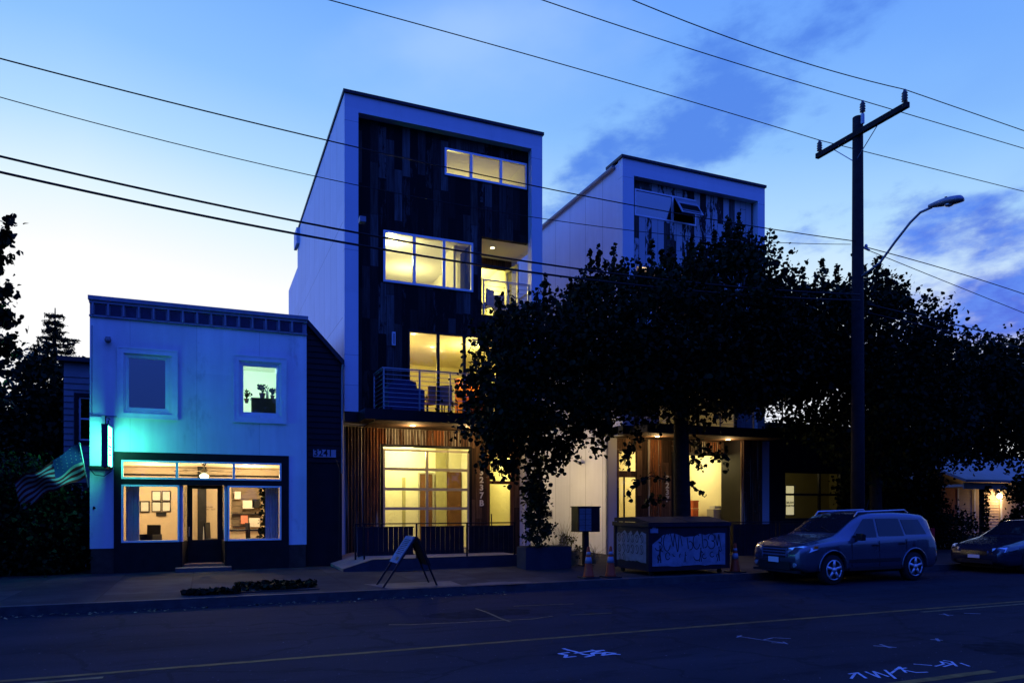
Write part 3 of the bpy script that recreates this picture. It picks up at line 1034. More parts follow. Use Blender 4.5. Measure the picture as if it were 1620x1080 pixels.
# shelf wall on the right
xA, xB = X(367, YBk), X(412, YBk)
sh = thing('wall_shelf', (xA, YBk, 1), 'board backed wall shelf with papers and books behind the right display window', 'shelf')
mm = MB()
for k in range(6):
    mm.box(xA, xB, YBk - .05, YBk - .02, 1.15 + k * .22, 1.35 + k * .22)
mm.build('back_board', 'mural', sh)
MB().box(xA, xB, YBk - .22, YBk - .05, 1.52, 1.55).box(xA, xB, YBk - .22, YBk - .05, 1.12, 1.15).build('shelf_board', 'ink', sh)
for a, b_, c_, d_, mt, lb in ((371, 381, 777, 789, 'paper', 'small white book leaning at the top left of the wall shelf'), (384, 402, 791, 804, 'paper', 'white booklet with a dark square on the wall shelf'), (399, 411, 789, 803, 'ink', 'dark book at the right end of the wall shelf'),
                              (381, 392, 815, 828, 'pink', 'pink sheet pinned below the wall shelf'), (394, 411, 819, 833, 'paper', 'white collage sheet low on the shop back wall')):
    Yq = YBk - .26
    o = MB().box(X(a, Yq), X(b_, Yq), Yq, Yq + .02, Z(d_, a, Yq), Z(c_, a, Yq))
    tag(o.build('book' if 'book' in lb else 'sheet', mt), lb, 'book' if 'book' in lb else 'paper sheet')


def chair(loc, rot, label, mat='ink', s=1.0, arm=False):
    r_ = thing('chair', (0, 0, 0), label, 'chair')
    q = lambda *a: MB().box(*[v * s for v in a])
    q(-.22, .22, -.22, .22, .42, .47).build('seat', mat, r_)
    MB().prism([(-.22 * s, .47 * s), (-.24 * s, .92 * s), (-.20 * s, .92 * s), (-.18 * s, .47 * s)], 'x', -.2 * s, .2 * s).build('backrest', mat, r_)
    for a in (-.19, .19):
        for b_ in (-.19, .19):
            MB().tube([(a * s, b_ * s, .42 * s), (a * 1.12 * s, b_ * 1.12 * s, 0)], .015 * s, 6).build('leg', 'ink', r_)
    if arm:
        for a in (-.24, .20):
            q(a, a + .04, -.22, .2, .42, .66).build('armrest', mat, r_)
    r_.location = loc
    r_.rotation_euler = (0, 0, rot)
    return r_


def table(loc, sx_, sy_, h, label, mat='ink'):
    r_ = thing('table', loc, label, 'table')
    x, y, z = loc
    MB().box(x - sx_ / 2, x + sx_ / 2, y - sy_ / 2, y + sy_ / 2, z + h - .04, z + h).build('tabletop', mat, r_)
    for a in (-1, 1):
        for b_ in (-1, 1):
            MB().box(x + a * (sx_ / 2 - .05) - .02, x + a * (sx_ / 2 - .05) + .02, y + b_ * (sy_ / 2 - .05) - .02, y + b_ * (sy_ / 2 - .05) + .02, z, z + h - .04).build('leg', 'ink', r_)
    return r_


chair((X(236, 21.6), 21.6, .42), 2.6, 'low dark armchair behind the left display window', 'ink', .95, True)
chair((X(315, 22.6), 22.6, .3), 1.2, 'white backed chair seen through the shop door', 'paper')
chair((X(340, 22.0), 22.0, .42), -1.9, 'dark chair at the right edge of the shop door glass')
table((X(383, 22.2), 22.2, .35), 1.1, .6, .78, 'dark table behind the right display window')
chair((X(404, 22.1), 22.1, .4), -1.4, 'dark chair at the end of the shop table')


def potted(loc, s, label, seed, tall=.3, mat='leafd', n=40, pot=True):
    r_ = thing('potted_plant', loc, label, 'potted plant')
    x, y, z = loc
    MB().lathe([(.05 * s, z), (.085 * s, z + .14 * s), (.09 * s, z + .15 * s), (.07 * s, z + .15 * s)], (x, y, 0), 16).build('pot', 'terracotta', r_, True)
    rr = np.random.default_rng(seed)
    c = []
    st = MB()
    for i in range(7):
        q = rr.uniform(0, 2 * pi)
        h = tall * rr.uniform(.6, 1.1)
        e = (x + cos(q) * .10 * s, y + sin(q) * .10 * s, z + .15 * s + h)
        st.tube([(x, y, z + .13 * s), ((x + e[0]) / 2, (y + e[1]) / 2, z + .15 * s + h * .6), e], .006, 5)
        for j in range(n // 7):
            k = rr.uniform(.3, 1)
            c.append((x + (e[0] - x) * k + rr.normal() * .03, y + (e[1] - y) * k + rr.normal() * .03, z + .15 * s + h * k))
    st.build('stem', 'leafd', r_)
    leaves('foliage', np.array(c), .07, mat, r_, seed=seed)
    return r_


# tall vine beside the right curtain
vr = thing('indoor_tree', (X(418, 21.4), 21.4, .3), 'tall dark leafy plant beside the right shop curtain', 'plant')
vx = X(418, 21.4)
MB().lathe([(.1, .3), (.14, .55), (.12, .55)], (vx, 21.4, 0), 16).build('pot', 'terracotta', vr, True)
MB().tube([(vx, 21.4, .5), (vx + .03, 21.4, 1.4), (vx, 21.4, 2.3)], .015).build('stem', 'bark', vr)
leaves('foliage', np.c_[rng.normal(vx, .07, 260), rng.normal(21.4, .07, 260), rng.uniform(.9, 2.4, 260)], .08, 'leafd', vr, seed=3)
# upstairs room
cab = thing('cabinet', (X(415, 20.9), 20.9, 3.86), 'dark cabinet just inside the lit upstairs shop window', 'cabinet')
cx0, cx1 = X(398, 20.9), X(441, 20.9)
czt = Z(632, 420, 20.9)
MB().box(cx0, cx1, 20.75, 21.15, 3.86, czt).build('carcass', 'wing', cab)
MB().box(cx0 - .02, cx1 + .02, 20.73, 21.17, czt, czt + .02).build('top', 'dark', cab)
for px, s, tl_, lb in ((390, .8, .22, 'small plant at the left of the upstairs sill'), (415, 1.0, .25, 'plant in a dark pot, middle of the upstairs cabinet'), (431, .7, .18, 'smallest plant at the right of the upstairs cabinet')):
    potted((X(px, 20.9), 20.9, czt + .02 if px > 400 else czt - .12), s, lb, px, tl_)
bt = MB().lathe([(.035, czt + .02), (.035, czt + .2), (.012, czt + .26), (.012, czt + .32)], (X(423, 20.85), 20.85, 0), 12)
tag(bt.build('bottle', 'grey', None, True), 'slim bottle between the plants on the upstairs cabinet', 'bottle')
ul = thing('ceiling_light', (X(418, 21.8), 21.8, 6.1), 'white disc ceiling light in the upstairs shop room', 'ceiling light')
MB().lathe([(.16, 6.1), (.16, 6.06), (.1, 6.03)], (X(418, 21.8), 21.8, 0)).build('diffuser', 'lampw', ul, True)
light('upstairs_light', 'POINT', (X(418, 21.8), 22.0, 5.7), 230, (.52, 1.0, .86), .15, parent=ul)

# projecting light box
sg = thing('projecting_sign', (-2.19, YS, 2.7), 'lit teal light box sign projecting from the shop corner', 'sign')
gx0, gx1, gy0, gy1 = -2.26, -2.12, 19.32, 20.18
gz0, gz1 = 2.72, 3.72
MB().frame(gy0, gy1, gz0, gz1, gx0, gx1, .03).build('frame', 'navy', sg)
sg_o = sg.children[0]
sg_o.data.transform(__import__('mathutils').Matrix(((0, 1, 0, 0), (1, 0, 0, 0), (0, 0, 1, 0), (0, 0, 0, 1))))
# the swap above works on local coordinates; rebuild it plainly instead
bpy.data.objects.remove(sg_o)
fm = MB()
fm.box(gx0, gx1, gy0, gy0 + .03, gz0, gz1).box(gx0, gx1, gy1 - .03, gy1, gz0, gz1).box(gx0, gx1, gy0 + .03, gy1 - .03, gz0, gz0 + .03).box(gx0, gx1, gy0 + .03, gy1 - .03, gz1 - .03, gz1)
fm.build('frame', 'navy', sg)
MB().box(gx1 - .02, gx1 - .008, gy0 + .03, gy1 - .03, gz0 + .03, gz1 - .03).build('light_face', 'signface', sg)
MB().box(gx0 + .008, gx0 + .02, gy0 + .03, gy1 - .03, gz0 + .03, gz1 - .03).build('light_face', 'signface', sg)
lt = MB()
for k, (z_, a) in enumerate(((3.42, .30), (3.20, .50), (3.12, .25), (3.0, .42))):
    lt.box(gx1 - .008, gx1 - .004, 19.75 - a / 2, 19.75 + a / 2, z_, z_ + .035)
lt.build('marking', 'flagb', sg)
bk = MB().tube([(-2.19, 19.5, gz1), (-2.19, 19.5, gz1 + .18), (-2.19, YS, gz1 + .22)], .014, 6).tube([(-2.19, 20.0, gz1), (-2.19, 20.0, gz1 + .15)], .014, 6)
bk.tube([(-2.19, 19.4, gz0 - .02), (-2.19, YS + .02, gz0 - .02)], .025, 6)
bk.build('bracket', 'black', sg)
bd = thing('sign_backing_board', (-2.4, YS, 2.7), 'narrow pale board glowing teal on the shop corner left of the light box', 'board')
MB().box(xs0 + .01, -2.36, YS - .07, YS - .002, 2.78, 3.97).build('board', 'trim', bd)
MB().box(xs0 - .01, -2.12, YS - .16, YS - .002, 2.70, 2.775).build('ledge', 'black', bd)
tag(MB().tube([(-2.62, YS - .09, 2.72), (-2.5, YS - .1, 2.56), (-2.3, YS - .1, 2.53), (-2.14, YS - .1, 2.66)], .012, 6).build('cable', 'wire'), 'thin cable looping below the teal light box', 'cable')
tag(MB().tube([(xs0 + .02, YS - .02, 4.03), (-2.0, YS - .02, 4.0)], .012, 6).tube([(xs0 + .05, YS - .02, 6.2), (xs0 + .05, YS - .02, 4.0)], .010, 6).build('conduit', 'cornice'), 'thin conduit running down the left edge of the shop front', 'pipe')
fl = thing('flood_light', (X(171, YS), YS, 5.85), 'small round floodlight high on the left of the shop wall', 'floodlight')
MB().box(X(167, YS), X(175, YS), YS - .03, YS - .002, 5.82, 5.95).build('wall_plate', 'lap', fl)
MB().lathe([(.03, 0), (.06, -.05), (.075, -.13)], (X(172, YS), YS - .03, 5.84), 14, 'y').build('head', 'lap', fl, True)
# flag
fg = thing('flag', (xs0, YS, 2.9), 'national flag of stripes and blue field flying left from the shop corner', 'flag')
f0, f1 = np.array((X(137, 20.0), 20.0, Z(757, 137, 20.0))), np.array((X(126, 19.6), 19.6, Z(703, 126, 19.6)))
MB().tube([f0 + (f0 - f1) * .25, f1], .014, 8).lathe([(.0, f1[2]), (.03, f1[2] + .03), (.0, f1[2] + .06)], (f1[0], f1[1], 0), 10).build('staff', 'steel', fg)


def flagpt(u, v):   # u along the flag away from the staff, v down the staff
    a = f1 + (f0 - f1) * (.06 + .85 * v)
    x = a[0] - 1.35 * u
    y = a[1] + .10 * sin(u * 7 + v * 2) + .2 * u + .05 * sin(u * 15 + v * 6)
    z = a[2] - .88 * u ** 1.2 + .075 * sin(u * 7.5 + v * 2.5 + .6) * (1 - .3 * v) + .03 * sin(u * 17 - v * 3)
    return (x, y, z)


def flagpart(u0, u1, v0, v1, name, mat, off=0):
    m = MB()
    n = 24
    for s_ in (0, 1):
        k = len(m.v)
        for i in range(n + 1):
            for j in (0, 1, 2):
                p = flagpt(u0 + (u1 - u0) * i / n, v0 + (v1 - v0) * j / 2)
                m.v.append((p[0], p[1] - off + s_ * .004, p[2]))
        for i in range(n):
            for j in range(2):
                q = k + i * 3 + j
                m.f.append((q, q + 3, q + 4, q + 1) if s_ else (q + 1, q + 4, q + 3, q))
    m.build(name, mat, fg, True)


for k in range(13):
    flagpart(.42 if k < 7 else 0, 1, k / 13, (k + 1) / 13, 'stripe', 'flagr' if k % 2 == 0 else 'flagw')
flagpart(0, .42, 0, 7 / 13, 'canton', 'flagb')
for r_ in range(5):
    for c_ in range(6):
        u, v = .04 + c_ * .066, .04 + r_ * .098
        p = flagpt(u, v)
        star = MB().lathe([(.0, 0), (.012, -.001), (.0, -.002)], (p[0], p[1] - .004, p[2]), 5, 'y')
        star.build('star', 'flagw', fg)

# ---------------------------------------------------------------- dark side wing with the number plate
wg = thing('side_wing', (3.0, 20.72, SW), 'dark sided lean-to wing between the shop and the tall building', 'building wing')
YW = 20.55
wx0, wx1 = xs1 + .01, X(541, YW)
wt0, wt1 = Z(505, 487, YW), Z(572, 541, YW)
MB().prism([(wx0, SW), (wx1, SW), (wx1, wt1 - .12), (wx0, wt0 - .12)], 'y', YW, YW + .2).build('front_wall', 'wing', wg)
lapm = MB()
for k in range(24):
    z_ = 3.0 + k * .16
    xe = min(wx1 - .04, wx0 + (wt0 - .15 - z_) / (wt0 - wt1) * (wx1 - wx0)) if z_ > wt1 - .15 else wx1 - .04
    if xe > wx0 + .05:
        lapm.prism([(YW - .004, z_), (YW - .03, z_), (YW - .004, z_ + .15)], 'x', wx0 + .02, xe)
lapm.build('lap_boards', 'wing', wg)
MB().prism([(wx0 - .02, wt0 - .12), (wx1 + .05, wt1 - .14), (wx1 + .05, wt1 + .02), (wx0 - .02, wt0 + .04)], 'y', YW - .12, 27).build('roof', 'roof', wg)
MB().tube([(wx1 + .0, YW - .14, wt1 - .1), (wx1 - .01, YW - .09, wt1 - .3), (wx1 - .01, YW - .09, 2.7)], .03, 8).build('downspout', 'lampgrey', wg)
pq = thing('number_plaque', (X(510, YW), YW, 2.7), 'pale grey 3241 number plate on the dark wing', 'number sign')
pa, pb, pz0, pz1 = X(495, YW), X(531, YW), Z(723, 512, YW), Z(711, 512, YW)
MB().box(pa, pb, YW - .055, YW - .035, pz0, pz1).build('plate', 'plaque', pq)
text_mb('3241', .26, (pa + pb) / 2 - .04, YW - .058, pz0 + .03, .006, bold=.004).build('lettering', 'ink', pq)


# ================================================================ THE TALL BUILDINGS
YB, YR, YG = 20.6, 20.86, 21.6


def corrug(x0, x1, z0, z1, y, parent, name='corrugated_cladding', pitch=.095, amp=.024, hole=None):
    m = MB()
    n = int((x1 - x0) / pitch * 8)
    vs, fs = [], []
    for i in range(n + 1):
        x = x0 + (x1 - x0) * i / n
        yy = y - amp + amp * sin(2 * pi * (x - x0) / pitch)
        vs += [(x, yy, z0), (x, yy, z1)]
        if i: fs.append((2 * i - 2, 2 * i, 2 * i + 1, 2 * i - 1))
    m.add(vs, fs)
    m.box(x0, x1, y + .004, y + .05, z0, z1)
    return m.build(name, 'rusty', parent)


def lining(parent, x0, x1, y0, y1, z0, z1, mat='cream', cm='ceil', right=True):
    m = MB().box(x0, x0 + .03, y0, y1, z0, z1).box(x0 + .03, x1 - .03, y1 - .03, y1, z0, z1)
    if right: m.box(x1 - .03, x1, y0, y1, z0, z1)
    m.build('room_wall', mat, parent)
    MB().box(x0 + .03, x1 - .03, y0, y1 - .03, z1 - .03, z1).build('room_ceiling', cm, parent)
    MB().box(x0 + .03, x1 - .03, y0, y1 - .03, z0, z0 + .03).build('room_floor', 'floor', parent)


def downlight(x, y, z, label, power=6, group='recessed downlights', col_=(1, .72, .36), r=.07, spot=None):
    d = thing('downlight', (x, y, z), label, 'downlight', group)
    MB().lathe([(r + .02, z - .004), (r + .02, z - .012), (r, z - .014)], (x, y, 0), 20).build('trim_ring', 'trim', d)
    MB().lathe([(r - .004, z - .0145), (r - .004, z - .018)], (x, y, 0), 20).build('diffuser', 'lamp', d)
    light('downlight_lamp', 'SPOT' if spot else 'POINT', (x, y, z - .14), power, col_, .05, parent=d, spot=spot)
    return d


def railing(x0, x1, y, z0, z1, posts, bars, name, label, left=None, right=None, mat='steel', cat='railing', group=None, solid=None):
    r_ = thing(name, (x0, y, z0), label, cat, group)
    for p in posts:
        MB().box(p - .02, p + .02, y - .02, y + .02, z0, z1 - .02).build('post', mat, r_)
    MB().box(x0 - .03, x1 + .03, y - .03, y + .03, z1 - .02, z1 + .01).build('top_rail', mat, r_)
    bm = MB()
    for k in range(bars):
        z_ = z0 + .08 + (z1 - z0 - .14) * k / max(1, bars - 1) if bars > 1 else (z0 + .1)
        bm.tube([(x0, y - .026, z_), (x1, y - .026, z_)], .008, 6)
        if left: bm.tube([(x0, y, z_), (x0, left, z_)], .008, 6)
        if right: bm.tube([(x1, y, z_), (x1, right, z_)], .008, 6)
    bm.build('horizontal_bars', mat, r_)
    for e, xx in ((left, x0), (right, x1)):
        if e:
            MB().box(xx - .025, xx + .025, y + .032, e, z1 - .02, z1 + .01).build('return_rail', mat, r_)
            MB().box(xx - .02, xx + .02, e - .06, e - .02, z0, z1 - .025).build('post', mat, r_)
    return r_


def window(parent, x0, x1, z0, z1, y, mull=(), mat='alu', fw=.05, gl='glass', hor=()):
    wd = MB().frame(x0, x1, z0, z1, y - .03, y + .06, fw, mull=mull, hor=hor, mw=fw * 1.35).build('window', mat, parent)
    e = [x0] + list(mull) + [x1]
    for a, b_ in zip(e, e[1:]):
        MB().box(a + fw * .68, b_ - fw * .68, y + .01, y + .014, z0 + fw, z1 - fw).build('pane', gl, wd)
    return wd


# ------------------------------------------- building with the dark timber front
b2 = thing('tall_building', ((X(545, YB) + 9.69) / 2, YB, SW), 'four storey building with dark timber front and lit windows, beside the shop', 'building')
bx0, bx1 = X(545, YB), X(858, YB)
fx0, fx1 = X(567, YB), X(841, YB)
bz1 = Z(142, 547, YB)
bz0 = Z(650, 545, YB)
zin = Z(178, 567, YB)
m = MB().box(bx0, fx0, YB, YR + .02, bz0, bz1 - .09).box(fx1, bx1, YB, YR + .02, bz0, bz1 - .09).box(fx0, fx1, YB, YR + .02, zin, bz1 - .09)
m.build('front_frame', 'panel_x', b2)
MB().box(bx0 - .04, bx1 + .04, YB - .05, 32.2, bz1 - .088, bz1).build('roof_cap', 'roof', b2)
MB().box(bx0, bx0 + .2, YR + .021, 32.0, bz0 - .3, bz1 - .09).box(bx0, bx0 + .2, 32.0, 35.6, SW, Z(460, 457, 35.6)).box(bx0 + .2, bx1, 35.4, 35.6, SW, Z(460, 457, 35.6)).build('left_wall', 'panel_y', b2)
MB().box(bx0 + .2, bx1 - .2, 31.8, 32.0, 6.0, bz1 - .09).build('back_wall', 'panel_x', b2)
MB().box(bx0, bx0 + .2, YG, 32.0, SW, bz0 - .302).build('left_ground_wall', 'panel_y', b2)
MB().box(bx0 + .004, bx1 - .004, 32.004, 35.39, Z(460, 457, 35.6) - .1, Z(460, 457, 35.6) + .02).build('rear_roof', 'roof', b2)
MB().box(bx0 - .12, bx0 - .004, 31.3, 32.25, bz1 - .75, bz1 - .095).build('eave_box', 'panel_y', b2)
RB = (YR + .25, 22.6, 7.66, 10.03)     # side opening of the recessed balcony (y0,y1,z0,z1)
MB().wall(YR + .021, 32.0, SW, bz1 - .09, bx1 - .2, bx1, [RB, (YR, YG - .1, 0, bz0 - .3)], axis='x').build('right_wall', 'panel_y', b2)
# timber infill with openings
W4 = (X(703, YR), X(833, YR), Z(277, 703, YR), Z(234, 703, YR))
W3 = (X(606, YR), X(748, YR), Z(445.5, 606, YR), Z(364, 606, YR))
BL = (X(762, YR), fx1, 7.66, 10.03)
D2 = (X(645, YR), X(795, YR), 4.5, Z(521, 645, YR))
MB().wall(fx0 + .002, fx1 - .002, bz0, zin - .002, YR, YR + .16, [W4, W3, BL, D2]).build('timber_front', 'wood', b2)
window(b2, *W4[:2], *W4[2:], YR - .01, [X(745, YR), X(792, YR)], fw=.06)
window(b2, *W3[:2], *W3[2:], YR - .01, [X(655, YR), X(702, YR)], fw=.065)
sdoor = MB().frame(D2[0], D2[1], D2[2], D2[3], YR - .03, YR + .07, .06, mull=(X(693, YR), X(734.5, YR)), mw=.09).build('sliding_door', 'black', b2)
for a, b_ in ((D2[0], X(693, YR)), (X(693, YR), X(734.5, YR)), (X(734.5, YR), D2[1])):
    MB().box(a + .05, b_ - .05, YR + .01, YR + .014, D2[2] + .06, D2[3] - .06).build('pane', 'glass', sdoor)
# floors between the storeys
for z0, z1 in ((4.16, 4.47), (7.30, 7.62), (10.08, 10.5)):
    y0 = YR + .17
    MB().box(bx0 + .21, bx1 - .21, y0, 31.7, z0, z1).build('floor_slab', 'ceil', b2)
# storey rooms
lining(b2, bx0 + .24, 9.46, YR + .17, 27.5, 4.48, 7.28)
lining(b2, bx0 + .24, BL[0] - .02, YR + .17, 27.0, 7.63, 10.06)
light('room_light', 'POINT', (6.4, 24.6, 9.3), 85, (1, .92, .40), .15, parent=b2)
lining(b2, BL[0] + .0, 9.46, 22.62, 27.0, 7.64, 10.07, right=True)
lining(b2, bx0 + .24, 9.46, YR + .17, 26.5, 10.52, 12.85)
# sloped ceiling edge and partition seen in the upper window
MB().prism([(7.1, 12.815), (10.0, 12.815), (10.0, 12.3)], 'y', 24.6, 24.7).build('roof_beam', 'ceil', b2)
MB().box(7.2, 7.27, 21.9, 22.9, 7.67, 10.02).build('partition', 'cream', b2)
light('room_light', 'POINT', (7.9, 24.2, 11.6), 140, (1, .90, .30), .15, parent=b2)
c3 = thing('ceiling_light', (X(620, 22.3), 22.3, 10.03), 'glowing disc ceiling light at the left of the third storey window', 'ceiling light')
MB().lathe([(.17, 10.03), (.17, 9.97), (.1, 9.93)], (X(620, 22.3), 22.3, 0)).build('diffuser', 'lamp', c3, True)
light('room_light', 'POINT', (X(620, 22.3), 22.3, 9.5), 110, (1, .92, .40), .12, parent=c3)
light('room_light', 'POINT', (8.5, 24.2, 9.5), 190, (1, .88, .24), .15, parent=b2)
light('room_light', 'POINT', (5.2, 23.6, 6.3), 150, (1, .70, .14), .15, parent=b2)
light('room_light', 'POINT', (8.3, 23.2, 6.5), 190, (1, .78, .18), .15, parent=b2)
downlight(X(654, 22.4), 22.4, 7.25, 'downlight in the second storey room, left behind the sliding door', 4, 'downlights in the second storey room')
downlight(X(684, 24.0), 24.0, 7.25, 'small downlight deeper in the second storey room', 3, 'downlights in the second storey room', r=.06)
downlight(X(692, 24.6), 24.6, 7.25, 'small downlight deepest in the second storey room', 3, 'downlights in the second storey room', r=.06)
cl2 = thing('ceiling_light', (X(768, 22.4), 22.4, 7.25), 'bright cluster ceiling lamp at the right of the second storey room', 'ceiling light')
mm = MB()
for k in range(5):
    mm.lathe([(.02, 0), (.06, .03), (.06, .07), (.02, .1)], (X(768, 22.4) + (k - 2) * .17, 22.4 + .08 * (k % 2), 7.06), 12)
mm.build('bulbs', 'lamp', cl2, True)
MB().box(X(768, 22.4) - .45, X(768, 22.4) + .45, 22.38, 22.46, 7.18, 7.24).build('rail', 'steel', cl2)
q = thing('wall_picture', (7.0, 26.9, 9.0), 'framed print on the far wall of the third storey room', 'picture')
MB().frame(X(672, 26.9), X(690, 26.9), 8.9, 9.5, 26.92, 26.96, .04).build('frame', 'ink', q)
MB().box(X(672, 26.9) + .03, X(690, 26.9) - .03, 26.94, 26.95, 8.93, 9.47).build('print', 'fabric', q)
# kitchen fixture hints in the third storey
tag(MB().box(5.5, 6.3, 24.4, 24.9, 7.67, 8.75).box(5.45, 6.35, 24.35, 24.95, 8.751, 8.79).build('cupboard', 'fabric'), 'low grey cupboard inside the third storey window', 'cupboard')
# recessed balcony of the third storey
MB().box(BL[0] - .1, BL[0], YR + .17, 22.6, 7.3, 10.04).build('balcony_side_wall', 'wood', b2)
MB().box(BL[0] + .003, bx1 - .203, YR + .004, 22.6, 7.5, 7.655).build('balcony_floor', 'ceil', b2)
MB().box(BL[0] + .003, bx1 - .204, YR + .17, 22.6, 10.031, 10.07).build('balcony_ceiling', 'ceil', b2)
MB().wall(BL[0] + .003, bx1 - .204, 7.66, 10.03, 22.604, 22.66, [(BL[0] + .1, 9.26, 7.67, 9.7)]).build('balcony_back_wall', 'woodb', b2)
dd = thing('balcony_door', (8.9, 22.6, 7.66), 'glazed door standing open onto the recessed balcony', 'door')
a0, a1 = (9.26, 22.58), (9.36, 21.75)
dv = np.array((a1[0] - a0[0], a1[1] - a0[1])); dl = np.linalg.norm(dv); dv /= dl
nv = np.array((-dv[1], dv[0])) * .022


def dslab(u0, u1, z0, z1, th=1.0):
    p, q = np.array(a0) + dv * u0, np.array(a0) + dv * u1
    return [tuple(p - nv * th), tuple(q - nv * th), tuple(q + nv * th), tuple(p + nv * th)], z0, z1


fr = MB()
for u0, u1, z0, z1 in ((0, .09, 7.69, 9.68), (dl - .09, dl, 7.69, 9.68), (.09, dl - .09, 7.69, 7.85), (.09, dl - .09, 9.58, 9.68)):
    p, z0, z1 = dslab(u0, u1, z0, z1)
    fr.prism(p, 'z', z0, z1)
fr.build('frame', 'garage', dd)
p, z0, z1 = dslab(.09, dl - .09, 7.85, 9.58, .15)
MB().prism(p, 'z', z0, z1).build('pane', 'glass', dd)
MB().tube([(9.34, 21.8, 8.7), (9.29, 21.8, 8.7), (9.28, 21.92, 8.7)], .012, 6).build('handle', 'steel', dd)
downlight(X(779, 21.6), 21.6, 10.03, 'downlight in the ceiling of the recessed third storey balcony', 40, 'downlights in the overhangs', spot=150)
railing(BL[0] + .03, 9.66, YR - .05, 7.66, 8.72, (BL[0] + .05, 8.62, 9.3), 8, 'balcony_railing', 'short steel railing of the recessed third storey balcony', right=22.4)
chair((X(768, 21.4), 21.5, 7.66), .6, 'pale outdoor chair at the left of the recessed balcony', 'grey', 1.0)
chair((X(800, 21.4), 21.7, 7.66), -.9, 'pale outdoor chair at the right of the recessed balcony', 'grey', .95)
# second storey balcony and canopy
MB().box(X(566, YB), bx1 + .1, 19.6, YB - .004, 4.16, 4.44).build('balcony_slab', 'black', b2)
MB().box(bx0, bx1, YB, YG - .004, 4.17, bz0 - .004).build('overhang_floor', 'black', b2)
MB().box(X(592, 20) + .0, bx1 - .02, 19.64, YG - .05, 4.140, 4.155).build('soffit', 'woodb', b2)
railing(X(606, 19.65), 9.6, 19.66, 4.45, 5.58, [X(606, 19.65) + .02, X(664, 19.65), X(712, 19.65), X(760, 19.65), 8.7, 9.58], 9, 'balcony_railing', 'long steel railing of the second storey balcony', left=20.84, right=20.58)
downlight(X(653, 20.6), 20.6, 4.14, 'left downlight under the canopy of the timber building', 48, 'downlights in the overhangs', (1, .66, .28))
downlight(X(738, 20.6), 20.6, 4.14, 'second downlight from the left under the canopy of the timber building', 48, 'downlights in the overhangs', (1, .66, .28))
downlight(X(800, 20.6), 20.6, 4.14, 'downlight under the canopy above the entry door of the timber building', 32, 'downlights in the overhangs', (1, .66, .28))
sc_ = thing('wall_sconce', (X(622, YR), YR, 6.5), 'unlit white box sconce on the dark timber front', 'wall light')
MB().box(X(619.5, YR), X(624.5, YR), YR - .10, YR - .004, Z(547, 622, YR), Z(526, 622, YR)).build('cover', 'trim', sc_)
MB().box(X(620.5, YR), X(623.5, YR), YR - .105, YR - .101, Z(545, 622, YR), Z(528, 622, YR)).build('diffuser', 'conew', sc_)
# grill cover and seats on the balcony
gr = thing('covered_grill', (X(638, 20.2), 20.2, 4.45), 'barbecue under a dark blue cover on the balcony', 'barbecue')
ga, gb = X(611, 20.2), X(668, 20.2)
MB().prism([(ga, 4.46), (gb, 4.46), (gb + .0, 5.08), (gb - .22, 5.12), (gb - .26, 5.30), (ga + .25, 5.36), (ga + .02, 5.2)], 'y', 19.95, 20.5).build('cover', 'tarp', gr)
for a in (ga + .08, gb - .08):
    MB().lathe([(.04, 0), (.04, .03)], (a, 19.93, 4.49), 12, 'y').build('wheel', 'rubber', gr)
chair((X(677, 21.8), 21.8, 4.51), .5, 'wooden chair inside the sliding door, nearest the grill', 'carton', 1.05)
chair((X(709, 21.7), 21.7, 4.51), -.7, 'grey chair inside the middle sliding door', 'fabric', 1.1)
tb_ = table((X(692, 22.0), 22.3, 4.51), .8, .8, .72, 'square grey table between the chairs behind the sliding door', 'fabric')
st = thing('staircase', (8.0, 23.0, 4.5), 'orange wooden stairs with a dark handrail inside the second storey', 'staircase')
sm = MB()
sx0 = X(738, 22.6)
for k in range(9):
    sm.box(sx0 + k * .0 - .0 + .14 * k * .0 + .02 * k, sx0 + .9, 22.3 + .0 + .22 * k, 22.52 + .22 * k, 4.52, 4.72 + .19 * k)
sm.build('steps', 'orange', st)
MB().tube([(X(738, 22.2), 22.2, Z(585, 738, 22.2)), (X(772, 22.2), 22.2, Z(632, 772, 22.2))], .025, 6).build('handrail', 'door', st)
# ---- ground floor
corrug(bx0 + .202, X(602, YG) - .02, SW, 4.13, YG, b2)
gx0_, gx1_ = X(602, YG), X(746, YG)
gtop = Z(706, 604, YG)
corrug(gx0_ - .02, gx1_ + .02, gtop + .08, 4.13, YG - .004, b2)
MB().box(gx0_, gx1_, YG - .03, YG + .08, gtop, gtop + .079).box(gx0_, gx0_ + .07, YG - .03, YG + .08, SW, gtop - .001).box(gx1_ - .07, gx1_, YG - .03, YG + .08, SW, gtop - .001).build('bay_frame', 'black', b2)
ba, bb = gx0_ + .08, gx1_ - .08
rows = [.45] + [Z(v, 606, YG) for v in (804, 773, 741, 712)]
gd = MB().frame(ba, bb, .45, rows[-1] + .05, YG, YG + .05, .06, mull=((ba + bb) / 2,), hor=rows[1:-1], mw=.085).build('glazed_bay_door', 'garage', b2)
cxm = (ba + bb) / 2
for a, b_ in ((ba + .06, cxm - .04), (cxm + .04, bb - .06)):
    for z0, z1 in zip(rows, rows[1:]):
        MB().box(a, b_, YG + .02, YG + .024, z0 + .05, z1 - .045).build('pane', 'glass', gd)
MB().box(X(746, YG) + .001, X(770, YG), YG - .004, YG + .06, SW, 4.13).build('number_wall', 'woodb', b2)
ed0, ed1 = X(770, YG) + .003, X(812, YG)
edm = MB().frame(ed0, ed1, .45, 3.45, YG - .02, YG + .05, .10, hor=(2.55,), mw=.1).build('entry_door', 'door', b2)
MB().box(ed0 + .1, ed1 - .1, YG + .01, YG + .014, .55, 2.5).build('pane', 'glass', edm)
